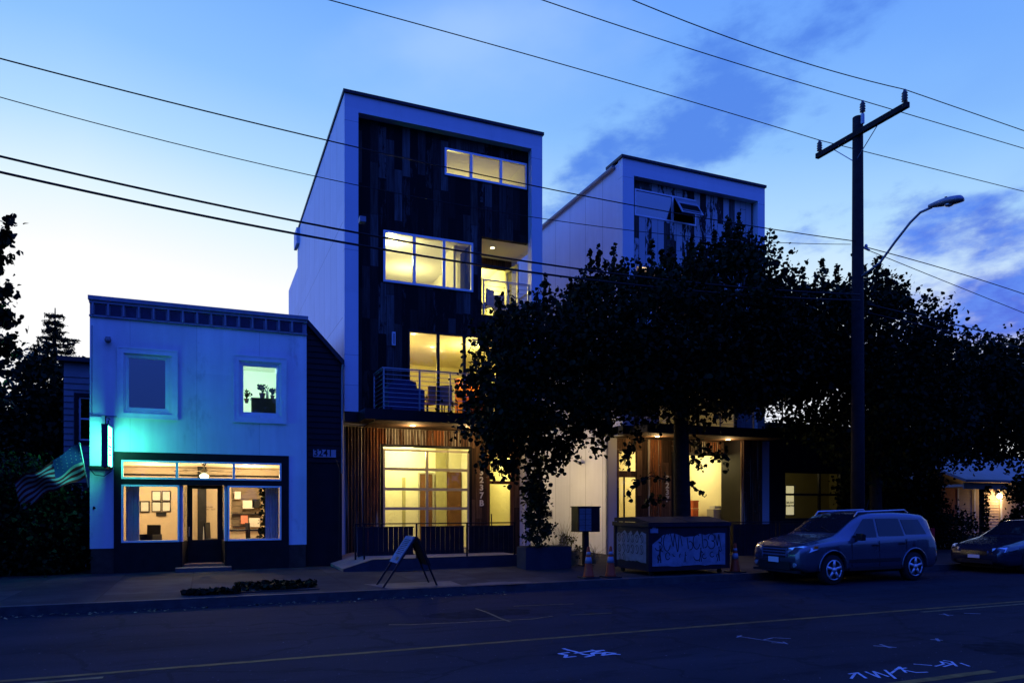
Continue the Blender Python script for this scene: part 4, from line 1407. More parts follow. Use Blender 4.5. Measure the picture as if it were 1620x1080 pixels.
MB().box(ed0 + .1, ed1 - .1, YG + .01, YG + .014, 2.6, 3.35).build('pane', 'glass', edm)
MB().tube([(ed0 + .16, YG - .03, 1.15), (ed0 + .13, YG - .07, 1.3), (ed0 + .15, YG - .03, 1.55)], .018, 8).build('handle', 'black', edm)
corrug(ed0 - .0, ed1, 3.46, 4.13, YG, b2)
MB().box(ed1 + .002, X(822, YG), YG - .01, YG + .06, SW, 4.13).build('door_side_board', 'woodb', b2)
MB().box(X(822, YG) + .003, bx1 - .0, YG - .004, YG + .1, SW, 4.13).build('corner_panel', 'panel_x', b2)
nd = thing('house_number', (X(761, YG), YG, 2.0), 'pale vertical numerals 3237B beside the entry door', 'number sign')
for i, chh in enumerate('3237B'):
    text_mb(chh, .26, X(761.5, YG), YG - .02, Z(758 + (i - 1) * 12.2, 761, YG) - .10, .02, bold=.008).build('numeral', 'paper', nd)
# ground floor room
lining(b2, bx0 + .24, X(768, YG), YG + .1, 23.9, .30, 4.0)
lining(b2, X(768, YG) + .02, 9.46, YG + .1, 25.0, .30, 4.0)
light('room_light', 'POINT', (5.9, 22.7, 3.55), 230, (1, .86, .36), .2, parent=b2)
light('room_light', 'POINT', (8.6, 23.0, 3.4), 110, (1, .82, .28), .15, parent=b2)
YI = 23.86
for a, b_, mt, nm, pt_ in ((663, 683, 'door', 'inner_door', 749), (707, 729, 'door', 'inner_door', 746), (689, 706, 'olive', 'alcove_panel', 0), (636, 641, 'olive', 'wall_niche', 755)):
    MB().box(X(a, YI), X(b_, YI), YI - .05, YI - .02, .34, Z(pt_, a, YI) if pt_ else 3.9).build(nm, mt, b2)
MB().frame(X(661, YI), X(686, YI), .34, Z(747, 661, YI), YI - .09, YI - .055, .05).build('inner_door_frame', 'garage', b2)

# patio, screens, ramp rail in front of the timber building
YP = 18.45
pt = thing('ramp_platform', (X(690, YP), YP, SW), 'raised concrete entry ramp in front of the timber building', 'ramp')
rx0, rx1 = X(553, YP), X(822, YP)
MB().prism([(rx0 - .15, SW), (rx1, SW), (rx1, .46), (rx0 + .6, .44), (rx0 - .15, .22)], 'y', YP, YP + .12).build('curb_wall', 'planter', pt)
MB().prism([(rx0 - .15, SW), (rx1, SW), (rx1, .455), (rx0 + .6, .435), (rx0 - .15, .216)], 'y', YP + .124, YG - .06).build('deck', 'deck_lit', pt)
railing(X(563, YP), X(815, YP), YP + .06, .44, Z(827, 690, YP), [X(v, YP) for v in (563, 577, 660, 740, 815)], 1, 'ramp_railing', 'black steel ramp railing in front of the timber building', mat='black')


def screen(px0, px1, Y, z0, z1, label):
    r_ = thing('boarded_screen', (X(px0, Y), Y, z0), label, 'screen', 'dark boarded screens along the ramp')
    x0, x1 = X(px0, Y), X(px1, Y)
    n = max(2, int((x1 - x0) / .14))
    m = MB()
    for k in range(n):
        a = x0 + (x1 - x0) * k / n
        m.box(a + .006, a + (x1 - x0) / n - .006, Y, Y + .03, z0, z1)
    m.build('boards', 'screen', r_)
    MB().box(x0 - .01, x1 + .01, Y - .02, Y + .05, z1, z1 + .03).build('cap', 'screen', r_)
    MB().box(x0, x1, Y + .031, Y + .07, z0 + .1, z0 + .2).build('backing_rail', 'screen', r_)


screen(566, 654, 19.9, .34, 1.2, 'dark boarded screen at the left end of the ramp')
screen(666, 734, 19.9, .34, 1.2, 'dark boarded screen in front of the glazed bay, between two gaps')
screen(742, 812, 19.9, .34, 1.2, 'dark boarded screen before the entry door of the timber building')

# ------------------------------------------- building with peeling boards
b3 = thing('tall_building', (15.5, YB, SW), 'tall building with peeling pale boards, partly hidden by the big linden', 'building')
cx0, cx1 = X(985, YB), X(1210, YB)
ex0, ex1 = X(1003, YB), X(1199, YB)
cz1 = Z(245, 985, YB)
czin = Z(278, 1003, YB)
MB().box(cx0, ex0, YB, YR + .02, bz0, cz1 - .09).box(ex1, cx1, YB, YR + .02, bz0, cz1 - .09).box(ex0, ex1, YB, YR + .02, czin, cz1 - .09).build('front_frame', 'panel_x', b3)
MB().box(cx0 - .06, cx1 + .04, YB - .05, YB + 1.0, cz1 - .088, cz1).box(cx0 - .02, cx1 + .04, YB + 1.0, 34, cz1 - .14, cz1 - .092).build('roof_cap', 'roof', b3)
MB().box(cx0, cx0 + .2, YR + .021, 34, bz0 - .3, cz1 - .16).box(cx0, cx0 + .2, YG, 34, SW, bz0 - .302).build('left_wall', 'panel_y', b3)
MB().box(cx1 - .2, cx1, YR + .021, 34, SW, cz1 - .16).box(cx0 + .2, cx1 - .2, 33.8, 34, SW, cz1 - .16).build('far_walls', 'panel_y', b3)
gt = MB().tube([(cx0 - .08, YB + .45, cz1 - .22), (cx0 - .08, 34, cz1 - .26)], .065, 8)
MB().tube([(cx0 - .05, YG - .1, 4.1), (cx0 - .05, YG - .1, SW)], .035, 8).build('downspout', 'lampgrey', b3)
gt.build('gutter', 'lampgrey', b3)
V4 = (X(1003, YR) + .02, X(1101, YR), Z(340.5, 1003, YR), Z(298, 1003, YR))
V3 = (X(1003, YR) + .02, X(1090, YR), 8.3, 9.88)
V2 = (X(1040, YR), X(1165, YR), 4.5, 6.96)
MB().wall(ex0 + .002, ex1 - .002, bz0, czin - .002, YR, YR + .16, [V4, V3, V2]).build('timber_front', 'woodp', b3)
xm = X(1064, YR)
wv = MB().frame(V4[0], V4[1], V4[2], V4[3], YR - .02, YR + .05, .05, mull=(xm,), mw=.08).build('window', 'alu', b3)
MB().box(V4[0] + .05, xm - .04, YR + .01, YR + .014, V4[2] + .05, V4[3] - .05).build('pane', 'glass_dark', wv)
MB().prism([(YR - .02, V4[3] - .06), (YR - .06, V4[3] - .06), (YR - .50, V4[2] + .20), (YR - .46, V4[2] + .18)], 'x', xm + .06, V4[1] - .05).build('open_sash', 'alu', wv)
MB().prism([(YR - .065, V4[3] - .10), (YR - .070, V4[3] - .10), (YR - .49, V4[2] + .26), (YR - .485, V4[2] + .26)], 'x', xm + .11, V4[1] - .10).build('pane', 'glass_dark', wv)
window(b3, V3[0], V3[1], V3[2], V3[3], YR, [(V3[0] + V3[1]) / 2])
window(b3, V2[0], V2[1], V2[2], V2[3], YR, [(V2[0] + V2[1]) / 2], mat='black')
for z0, z1 in ((4.16, 4.47), (7.30, 7.62), (10.08, 10.5)):
    MB().box(cx0 + .21, cx1 - .21, YR + .17, 33.7, z0, z1).build('floor_slab', 'ceil', b3)
lining(b3, cx0 + .24, cx1 - .24, YR + .17, 25, 10.52, 12.7)
lining(b3, cx0 + .24, cx1 - .24, YR + .17, 25, 7.63, 10.06)
lining(b3, cx0 + .24, cx1 - .24, YR + .17, 25, 4.48, 7.28)
light('room_light', 'POINT', (14.6, 22.5, 9.4), 30, (1, .62, .22), .15, parent=b3)
light('room_light', 'POINT', (15.5, 22.5, 6.5), 45, (1, .74, .32), .15, parent=b3)
MB().box(cx0, cx1, YB, YG - .004, 4.17, bz0 - .004).build('overhang_floor', 'black', b3)
MB().box(cx0 + .3, cx1 + .1, 19.6, YB - .004, 4.16, 4.44).build('balcony_slab', 'black', b3)
MB().box(cx0 + .32, cx1 - .02, 19.64, YG - .05, 4.140, 4.155).build('soffit', 'woodb', b3)
railing(cx0 + .5, cx1 - .05, 19.66, 4.45, 5.58, [cx0 + .5, 14.4, 15.8, 17.2, cx1 - .07], 9, 'balcony_railing', 'steel balcony railing of the peeling board building, behind the linden', left=20.84)
downlight(X(1152, 20.6), 20.6, 4.14, 'downlight under the canopy of the peeling board building, right of the trunk', 40, 'downlights in the overhangs', (1, .66, .28))
downlight(X(1040, 20.6), 20.6, 4.14, 'downlight under the canopy of the peeling board building, left of the trunk', 34, 'downlights in the overhangs', (1, .66, .28))
# ground floor
MB().box(cx0, X(976, YG), YG - .004, YG + .1, SW, 4.13).build('corner_panel', 'panel_x', b3)
e0, e1 = X(976, YG) + .003, X(1009, YG)
ed = MB().frame(e0, e1, .45, 3.75, YG - .02, YG + .05, .07, hor=(2.9,), mw=.22).build('entry_door', 'woodb', b3)
MB().box(e0 + .07, e1 - .07, YG + .01, YG + .014, .52, 2.79).build('pane', 'glass', ed)
MB().box(e0 + .07, e1 - .07, YG + .01, YG + .014, 3.01, 3.68).build('pane', 'glass', ed)
MB().box(e0 + .28, e0 + .33, YG + .02, YG + .06, .52, 2.79).build('door_stile', 'black', ed)
MB().box(e0, e1, YG, YG + .08, 3.76, 4.13).box(e1 + .002, X(1024, YG), YG - .01, YG + .08, SW, 4.13).build('entry_boards', 'woodb', b3)
corrug(X(1024, YG) + .003, X(1046, YG), SW, 4.13, YG, b3)
MB().box(X(1046, YG) + .003, X(1062, YG), YG - .01, YG + .08, SW, 4.13).build('number_wall', 'woodb', b3)
nd = thing('house_number', (X(1057, YG), YG, 2.0), 'pale vertical numerals left of the linden trunk', 'number sign')
for i, chh in enumerate('3237'):
    text_mb(chh, .28, X(1055, YG), YG - .03, Z(767 + (i - 1) * 10.8, 1055, YG) - .10, .02, bold=.008).build('numeral', 'paper', nd)
h0, h1 = X(1062, YG) + .003, X(1168, YG)
ht = Z(722, 1158, YG)
MB().box(h0, h1, YG - .03, YG + .1, ht, ht + .10).box(h1 - .10, h1, YG - .03, YG + .1, SW, ht - .002).box(h0, h0 + .08, YG - .03, YG + .1, SW, ht - .002).box(X(1158, YG), h1 - .103, YG + .02, YG + .08, SW, ht - .002).build('bay_frame', 'black', b3)
corrug(h0, h1, ht + .102, 4.13, YG, b3)
pr0, pr1, pr2 = X(1173, YB), X(1205, YB), X(1217, YB)
MB().box(h1 + .003, pr0 + .1, YG - .02, YG + .06, SW, 4.13).build('bay_side_board', 'woodb', b3)
MB().box(pr0, pr1, YB + .06, YG + .1, SW, 4.13).build('pier', 'black', b3)
corrug(pr0, pr1, SW, 4.13, YB + .004, b3)
MB().box(pr1 + .003, pr2, YB, YG + .1, SW, 4.13).build('corner_panel', 'panel_x', b3)
lining(b3, X(1062, YG), 18.2, YG + .11, 25.6, .30, 4.0)
lining(b3, cx0 + .24, X(1060, YG), YG + .11, 25.6, .30, 4.0)
light('room_light', 'POINT', (16.9, 23.6, 3.5), 130, (1, .80, .36), .2, parent=b3)
light('room_light', 'POINT', (13.7, 23.4, 3.4), 130, (1, .74, .34), .15, parent=b3)
bxs = thing('copier', (X(1141, 22), 22, .34), 'grey office copier with a tray inside the open bay', 'copier')
MB().box(X(1129, 22), X(1153, 22), 22, 22.4, .34, Z(805, 1141, 22)).build('cabinet', 'grey', bxs)
MB().box(X(1132, 22), X(1148, 22), 22.05, 22.35, Z(804.5, 1141, 22), Z(800, 1141, 22)).build('tray', 'paper', bxs)
for i, (py0, py1, lb) in enumerate(((821, 804, 'red brown box, lower of the two stacked in the bay'), (803.7, 791, 'red brown box on top of its stack in the bay'))):
    xa_, xb2 = X(1096 + 1, 23.5), X(1105, 23.5)
    q = thing('storage_box', (xa_, 23.5, Z(py0, 1100, 23.5)), lb, 'box', 'boxes in the open bay')
    z0, z1 = Z(py0, 1100, 23.5), Z(py1, 1100, 23.5)
    if i == 0: z0 = .34
    MB().box(xa_, xb2, 23.5, 23.8, z0, z1 - .06).build('body', 'redbox', q)
    MB().box(xa_ - .01, xb2 + .01, 23.49, 23.81, z1 - .058, z1 - .004).build('lid', 'redbox', q)

# alley wall lamps on the timber building and boxes on the lit side wall
for i, (yy, zz, lb, pw) in enumerate(((23.0, 3.3, 'alley wall lamp nearer the street', 170), (27.0, 3.3, 'alley wall lamp farther from the street', 110))):
    q = thing('wall_lamp', (bx1, yy, zz), lb, 'wall lamp', 'wall lamps in the alley')
    MB().box(bx1 + .002, bx1 + .06, yy - .08, yy + .08, zz - .1, zz + .1).build('wall_plate', 'black', q)
    MB().lathe([(.03, .16), (.09, .0), (.07, -.06)], (bx1 + .14, yy, zz), 16).build('shade', 'black', q, True)
    MB().lathe([(.02, -.02), (.045, -.05), (.02, -.09)], (bx1 + .14, yy, zz - .03), 12).build('bulb', 'lamp', q, True)
    light('alley_light', 'POINT', (bx1 + .3, yy, zz - .3), pw, (1, .70, .32), .08, parent=q)
for px, py, Yq, lb in ((857, 797, 0, 'upper grey meter box on the lit alley wall'), (871, 812, 0, 'lower grey meter box on the lit alley wall')):
    yq = cx0 / kx(px)
    zq = Z(py, px, yq)
    q = thing('meter_box', (cx0, yq, zq), lb, 'meter box')
    MB().box(cx0 - .12, cx0 - .002, yq - .16, yq + .16, zq - .14, zq + .14).build('case', 'grey', q)
    MB().lathe([(.07, 0), (.06, -.04)], (cx0 - .122, yq, zq), 14, 'x').build('dial', 'lampgrey', q)
yq = cx0 / kx(922)
q = thing('wall_lamp', (cx0, yq, 3.4), 'unlit bullet lamp on the lit alley wall', 'wall lamp')
MB().tube([(cx0 - .002, yq, Z(732, 922, yq)), (cx0 - .2, yq, Z(732, 922, yq) + .03)], .03, 10).build('arm', 'lampgrey', q)
MB().tube([(cx0 - .16, yq - .16, Z(732, 922, yq) - .04), (cx0 - .26, yq + .1, Z(732, 922, yq) + .08)], .06, 12).build('head', 'lampgrey', q, True)

# ================================================================ NEIGHBOURS
# dark low building on the right
YN = 20.9
b4 = thing('low_building', (22, YN, SW), 'dark single storey building with a dim lit window behind the pole', 'building')
n0, n1 = 18.95, 26.2
NW = (X(1240, YN), X(1331, YN), Z(822, 1240, YN), Z(745, 1240, YN))
MB().wall(n0, n1, SW, 4.7, YN, YN + .2, [NW]).box(n0, n0 + .2, YN + .201, 32, SW, 4.7).box(n1 - .2, n1, YN + .201, 32, SW, 4.7).build('wall', 'wing', b4)
MB().box(n0 - .1, n1 + .1, YN - .15, 32.1, 4.702, 4.85).build('roof', 'roof', b4)
window(b4, NW[0], NW[1], NW[2], NW[3], YN + .02, [X(1297, YN)], 'black', .06, 'glass', hor=(Z(782, 1290, YN),))
lining(b4, n0 + .25, n1 - .5, YN + .25, 24.5, .3, 4.2, 'olive', 'olive')
light('room_light', 'POINT', (20.3, 22.6, 3.2), 30, (1, .82, .42), .2, parent=b4)
ps = thing('window_poster', (X(1249, YN + .15), YN + .15, 1.6), 'pale poster with dark lettering hung in the low building window', 'poster')
Yq = YN + .16
p0, p1, pz0, pz1 = X(1243, Yq), X(1256, Yq), Z(814, 1249, Yq), Z(768, 1249, Yq)
MB().box(p0, p1, Yq, Yq + .01, pz0, pz1).build('sheet', emit('glowing_paper', (1, .85, .4), .55), ps)  # sheet emits a little: light through the paper put into its material
MB().frame(p0 - .02, p1 + .02, pz0 - .02, pz1 + .02, Yq - .01, Yq - .002, .025).build('frame', 'black', ps)
text_mb('HOUSE', .11, (p0 + p1) / 2, Yq - .008, (pz0 + pz1) / 2 - .12, .004, mirror=True, bold=.003).build('lettering', 'ink', ps)
text_mb('WORKS', .11, (p0 + p1) / 2, Yq - .008, (pz0 + pz1) / 2 - .24, .004, mirror=True, bold=.003).build('lettering', 'ink', ps)
MB().tube([(p0 + .12, Yq - .005, pz1 - .3), (p0 + .2, Yq - .005, pz1 - .36), (p0 + .28, Yq - .005, pz1 - .3)], .02, 6).build('emblem', 'ink', ps)
# fence + posts right of the linden
YF = 18.6
railing(X(1150, YF), X(1300, YF), YF, SW, Z(825, 1200, YF), [X(v, YF) for v in (1152, 1228, 1234, 1298)], 2, 'ramp_railing', 'black steel railing between the dumpster and the silver car', mat='black')
screen(1160, 1300, 19.6, SW, 1.15, 'dark boarded screen behind the right hand railing')
# house with the lit porch
YH = 25.0
b5 = thing('porch_house', (X(1540, YH), YH, SW), 'low house with a glowing porch lamp at the far right', 'house')
q0, q1 = X(1468, YH), X(1640, YH)
porch_z = Z(770, 1540, 23.2)
MB().box(q0, q1, YH, YH + .2, SW, 3.9).box(q1 - .01, q1 + .19, YH + .201, 33, SW, 3.9).box(q0 - .19, q0 + .01, YH + .201, 33, SW, 3.9).build('wall', 'siding_p', b5)
lb_, lb2_ = MB(), MB()
for k in range(18):
    z_ = .3 + k * .14
    lb_.prism([(YH - .003, z_), (YH - .03, z_), (YH - .003, z_ + .13)], 'x', X(1515, YH), X(1537, YH))
    lb2_.prism([(YH - .003, z_), (YH - .03, z_), (YH - .003, z_ + .13)], 'x', X(1555, YH) + .02, X(1580, YH))
lb_.build('lap_boards', 'siding_p', b5)
lb2_.build('lap_boards', 'siding_p', b5)
MB().box(X(1480, YH), X(1513, YH), YH - .05, YH - .002, SW, 2.7).build('orange_panel', paint('porch_orange_paint', (.5, .16, .07), .7), b5)
for a in (1513, 1539, 1581):
    MB().box(X(a, YH), X(a + 2.5, YH), YH - .07, YH - .035, SW, 2.72).build('trim_board', 'trim', b5)
MB().box(q0 - .3, X(1594, 23.0), 23.0, YH - .08, porch_z, porch_z + .12).box(q0 - .3, X(1594, 23.0), 22.96, 22.996, porch_z - .1, porch_z + .2).build('porch_roof', 'siding_p', b5)
MB().prism([(22.7, porch_z + .21), (27.0, 4.6), (27.0, 4.75), (22.7, porch_z + .33)], 'x', q0 - .5, q1 + .5).build('roof', 'lap', b5)
MB().box(X(1552, 23.1), X(1555.5, 23.1), 23.05, 23.2, SW, porch_z - .002).build('porch_post', 'black', b5)
MB().box(q0, q1, 22.6, YH - .09, SW, .42).build('porch_floor', 'slab', b5)
pl = thing('porch_lamp', (X(1574, YH), YH, 2.4), 'glowing lantern on the porch wall at the far right', 'wall lamp')
lx, lz = X(1575, YH), Z(785, 1575, YH)
MB().box(lx - .05, lx + .05, YH - .09, YH - .032, lz + .02, lz + .16).build('wall_plate', 'black', pl)
MB().lathe([(.05, .0), (.11, .05), (.10, .2), (.03, .26)], (lx, YH - .2, lz - .1), 14).build('lantern_glass', 'porchlamp', pl, True)
MB().lathe([(.13, .0), (.02, .08)], (lx, YH - .2, lz + .17), 14).build('cap', 'black', pl)
light('porch_light', 'POINT', (lx, YH - .45, lz), 90, (1, .62, .25), .1, parent=pl)
# climbing plant at the post
vn = thing('climbing_plant', (X(1560, 23.0), 23.0, SW), 'thin climbing plant on the porch post', 'climbing plant')
vx = X(1560, 22.95)
MB().tube([(vx, 22.95, SW), (vx + .06, 22.95, 1.2), (vx - .04, 22.95, 2.6)], .012, 5).build('stem', 'bark', vn)
zs_ = rng.uniform(.5, 2.75, 420)
leaves('foliage', np.c_[vx + .05 * np.sin(zs_ * 3) + rng.normal(0, .10, 420), rng.normal(22.95, .06, 420), zs_], .09, 'leafd', vn, seed=9)
# lap sided house behind the shop on the left
YL = 25.5
b6 = thing('lap_sided_house', (X(110, YL), YL, SW), 'lap sided house squeezed behind the left edge of the shop', 'house')
l0, l1 = X(101, YL), X(165, YL)
lt_ = Z(572, 105, YL)
WU = (X(124, YL), X(145, YL), Z(697, 130, YL), Z(627, 130, YL))
WD = (X(112, YL), X(132, YL), Z(815, 120, YL), Z(768, 120, YL))
MB().wall(l0, l1, SW, lt_, YL, YL + .2, [WU, WD]).box(l0, l0 + .2, YL + .201, 33, SW, lt_).build('wall', 'lap', b6)
lm_ = MB()
for k in range(int((lt_ - .3) / .19)):
    z_ = .2 + k * .19
    segs = [(l0, l1)]
    for wdw in (WU, WD):
        if wdw[2] - .26 < z_ < wdw[3] + .08:
            segs = [(l0, wdw[0] - .12), (wdw[1] + .12, l1)]
    for a, b_ in segs:
        if b_ > a: lm_.prism([(YL - .003, z_), (YL - .032, z_), (YL - .003, z_ + .18)], 'x', a, b_)
lm_.build('lap_boards', 'lap', b6)
MB().box(l0 - .15, l1, YL - .2, 33.2, lt_, lt_ + .14).build('roof', 'roof', b6)
for wdw in (WU, WD):
    o = MB().frame(wdw[0] - .1, wdw[1] + .1, wdw[2] - .1, wdw[3] + .1, YL - .05, YL - .002, .11).build('window', 'dark', b6)
    MB().frame(wdw[0] + .01, wdw[1] - .01, wdw[2] + .01, wdw[3] - .01, YL + .01, YL + .06, .05, hor=((wdw[2] + wdw[3]) / 2,)).build('frame', 'trim', o)
    MB().box(wdw[0] + .05, wdw[1] - .05, YL + .03, YL + .034, wdw[2] + .05, wdw[3] - .05).build('pane', 'glass_dark', o)
MB().box(l0 + .21, l1, YL + .5, YL + .55, SW, lt_ - .1).build('inner_wall', 'wing', b6)
tag(MB().tube([(wx1 - .2, 20.4, 3.1), (wx1 - .1, 20.35, 2.8), (wx1 - .12, 20.35, .4)], .012, 6).build('cable', 'wire'), 'thin cable hanging on the dark wing below the number plate', 'cable')

# ================================================================ STREET THINGS
# utility pole
PX, PY = X(1357, 14.8), 14.8
pole = thing('utility_pole', (PX, PY, SW), 'tall dark timber utility pole with a tilted looking crossarm', 'utility pole')
ptop = Z(186, 1357, PY)
MB().tube([(PX, PY, 0), (PX, PY, 4), (PX, PY, ptop)], [.19, .17, .135], 16).build('pole', 'poletimber', pole, True)
az_ = Z(172, 1437, 13.2) - .05
armz = ptop - .5
ya, yb2 = 13.15, 16.15
MB().box(PX - .17, PX - .05, ya, yb2, armz - .07, armz + .07).build('crossarm', 'poletimber', pole)
MB().tube([(PX - .1, PY - .75, armz - .06), (PX - .1, PY, armz - .75)], .012, 6).tube([(PX - .1, PY + .75, armz - .06), (PX - .1, PY, armz - .75)], .012, 6).build('brace', 'steel', pole)


def insul(y, z, x=PX - .11):
    m = MB().lathe([(.03, z), (.03, z + .05), (.075, z + .06), (.05, z + .10), (.08, z + .12), (.05, z + .17), (.08, z + .19), (.05, z + .24), (.075, z + .26), (.04, z + .31), (.03, z + .36)], (x, y, 0), 14)
    m.build('insulator', 'ceramic', pole, True)


insul(13.25, armz + .07)
insul(16.05, armz + .07)
MB().box(PX - .04, PX + .04, PY - .19, PY - .13, ptop - .25, ptop + .02).build('bracket', 'steel', pole)
insul(PY - .16, ptop + .02, PX)
MB().lathe([(.03, 0), (.05, .04), (.03, .1)], (PX + .2, PY - .1, Z(395, 1370, PY)), 10).tube([(PX + .1, PY - .1, Z(395, 1370, PY)), (PX + .3, PY - .12, Z(400, 1380, PY))], .03, 8).build('cable_clamp', 'steel', pole)
# wires: fitted as shallow hanging curves in vertical planes along the street
def wire(pts, Y, r, label, xl=None, xr=None, pin=None):
    P = [(X(a, Y), Z(b, a, Y)) for a, b in pts]
    if pin: P.append(pin)
    deg = min(2, len(P) - 1)
    co = np.polyfit([p[0] for p in P], [p[1] for p in P], deg)
    xl = xl if xl is not None else min(p[0] for p in P)
    xr = xr if xr is not None else max(p[0] for p in P)
    n = 40
    m = MB().tube([(xl + (xr - xl) * i / n, Y, float(np.polyval(co, xl + (xr - xl) * i / n))) for i in range(n + 1)], r, 6)
    return tag(m.build('power_line', 'wire', None, True), label, 'power line', 'overhead lines along the street')


wtop = armz + .43
wire([(1000, 0), (1200, 76)], 13.25, .011, 'overhead line from the near end of the crossarm to upper left', xl=-8, xr=PX - .11, pin=(PX - .11, wtop))
wire([(857, 0), (1100, 80)], 14.64, .011, 'overhead line from the pole top to upper left', xl=-8, xr=PX, pin=(PX, ptop + .38))
wire([(520, 0), (900, 105)], 16.05, .011, 'overhead line from the far end of the crossarm to upper left', xl=-8, xr=PX - .11, pin=(PX - .11, wtop))
wire([(1620, 207)], 13.25, .011, 'overhead line from the near end of the crossarm to the right', xl=PX - .11, xr=45, pin=(PX - .11, wtop))
wire([(1620, 235)], 14.64, .011, 'overhead line from the pole top to the right', xl=PX, xr=45, pin=(PX, ptop + .38))
wire([(1620, 303)], 16.05, .011, 'overhead line from the far end of the crossarm to the right', xl=PX - .11, xr=45, pin=(PX - .11, wtop))
pe = PX - .15
wire([(0, 93), (545, 228), (1000, 325), (1350, 381)], 14.75, .012, 'thin cable crossing the tops of both tall buildings', xl=-8, xr=pe)
wire([(0, 155), (540, 285), (860, 348), (1208, 383), (1350, 386)], 14.9, .008, 'thinnest cable crossing below the top windows', xl=-8, xr=pe)
wire([(0, 247), (475, 352), (858, 416), (1000, 437)], 14.6, .020, 'upper of the two thick cables across the third storey', xl=-8, xr=pe)
wire([(0, 272), (475, 372), (858, 432), (1010, 452)], 14.6, .022, 'lower of the two thick cables across the third storey', xl=-8, xr=pe)
sl0 = (PX + .25, Z(392, 1374, 14.7))
wire([(1620, 465), (1500, 427)], 14.7, .012, 'upper service cable right of the street lamp arm', xl=sl0[0], xr=45, pin=sl0)
wire([(1620, 495), (1500, 447)], 14.72, .010, 'lower service cable right of the street lamp arm', xl=sl0[0], xr=45, pin=(sl0[0], sl0[1] - .05))
wire([(1440, 497), (1585, 531)], 14.6, .018, 'thick cable leaving the pole low to the right', xl=pe + .3, xr=45)
wire([(1440, 510), (1570, 540)], 14.6, .014, 'thin cable just below the thick one, right of the pole', xl=pe + .3, xr=45)
cs = MB().tube([(X(569, 14.6), 14.6, Z(344, 569, 14.6)), (X(577, 14.6), 14.6, Z(352, 577, 14.6))], [.05, .06], 8)
tag(MB().box(X(568, 14.6), X(577.5, 14.6), 14.5, 14.66, Z(353, 572, 14.6), Z(344.5, 572, 14.6)).build('cable_marker', 'cornice'), 'small pale cable box clipped to the thick cable', 'cable box')

# street lamp on the pole
sl = thing('street_lamp', (PX, PY, 7.6), 'grey cobra head street lamp on a curved arm', 'street lamp')
def lp(px, py, Y): return (PX + .0, Y, EYE - (py - HY) * ZC(PX, Y) / F)
yy = lambda px: PX / kx(px)
arm = [(PX, PY - .12, Z(440, 1375, PY - .1))] + [lp(px, py, yy(px)) for px, py in ((1392, 416), (1415, 384), (1440, 352), (1456, 336), (1474, 328))]
MB().tube(arm, .032, 10).build('arm', 'lampgrey', sl, True)
y1, y2 = yy(1470), yy(1524)
z1, z2 = lp(1474, 327, y1)[2], lp(1520, 314, y2)[2]
hd = MB()
nseg = 14
vs, fs = [], []
for i in range(nseg + 1):
    q = i / nseg
    wv_ = .05 + .13 * math.sin(min(1, q * 1.25) * pi / 2) * math.sqrt(max(0, 1 - max(0, (q - .72) / .285) ** 2))
    hv = .045 + .05 * math.sin(q * pi * .8)
    if i == nseg: wv_, hv = .02, .02
    for j in range(12):
        a = 2 * pi * j / 12
        vs.append((PX + wv_ * cos(a), y1 + (y2 - y1) * q, z1 + (z2 - z1) * q + hv * sin(a) * (1.2 if sin(a) > 0 else .8)))
    if i:
        for j in range(12):
            fs.append(((i - 1) * 12 + j, (i - 1) * 12 + (j + 1) % 12, i * 12 + (j + 1) % 12, i * 12 + j))
fs += [tuple(range(12))[::-1], tuple(nseg * 12 + j for j in range(12))]
hd.add(vs, fs)
hd.build('lamp_head', 'lampgrey', sl, True)
ym = y1 + (y2 - y1) * .6
MB().lathe([(.11, 0), (.09, -.04), (.03, -.06)], (PX, ym, z1 + (z2 - z1) * .6 - .055), 16).build('lens', 'headl', sl, True)
MB().lathe([(.03, 0), (.03, .05), (.0, .06)], (PX, y1 + (y2 - y1) * .5, z1 + (z2 - z1) * .5 + .09), 10).build('photocell', 'black', sl)

# dumpster
dp = thing('dumpster', (10.7, 15.2, SW), 'black steel dumpster covered in pasted graffiti posters', 'dumpster')
ux0, ux1, uy0, uy1 = 9.54, 11.83, 14.42, 15.98
uz0, uz1 = SW + .12, 1.38
MB().box(ux0, ux1, uy0, uy1, uz0, uz1).build('body', 'dump', dp)
ry = MB()
for xx in (ux0 - .03, ux1):
    ry.box(xx, xx + .03, uy0 - .03, uy0 + .08, uz0, uz1 + .03).box(xx, xx + .03, uy1 - .08, uy1, uz0, uz1 + .03)
ry.box(ux0 - .05, ux1 + .05, uy0 - .05, uy0 - .004, uz1 - .07, uz1 + .03).box(ux0 - .05, ux0 - .034, uy0 - .0, uy1 + .04, uz1 - .07, uz1 + .03).box(ux1 + .034, ux1 + .05, uy0, uy1, uz1 - .07, uz1 + .03)
ry.build('rim', 'dump', dp)
for a, b_ in ((ux0, (ux0 + ux1) / 2 - .02), ((ux0 + ux1) / 2 + .02, ux1)):
    MB().prism([(uy0 - .06, uz1 + .035), (uy0 + .75, uz1 + .16), (uy1 + .02, uz1 + .13), (uy1 + .02, uz1 + .035)], 'x', a, b_).build('lid', 'rubber', dp)
for xx in (ux0 + .15, ux1 - .15):
    for y_ in (uy0 + .15, uy1 - .15):
        MB().lathe([(.02, -.03), (.06, -.028), (.06, .028), (.02, .03)], (xx, y_, SW + .062), 14, 'x').build('caster', 'rubber', dp)
# fork pockets
MB().box(ux1 + .031, ux1 + .14, uy0 + .3, uy1 - .3, .62, .80).build('fork_pocket', 'dump', dp)
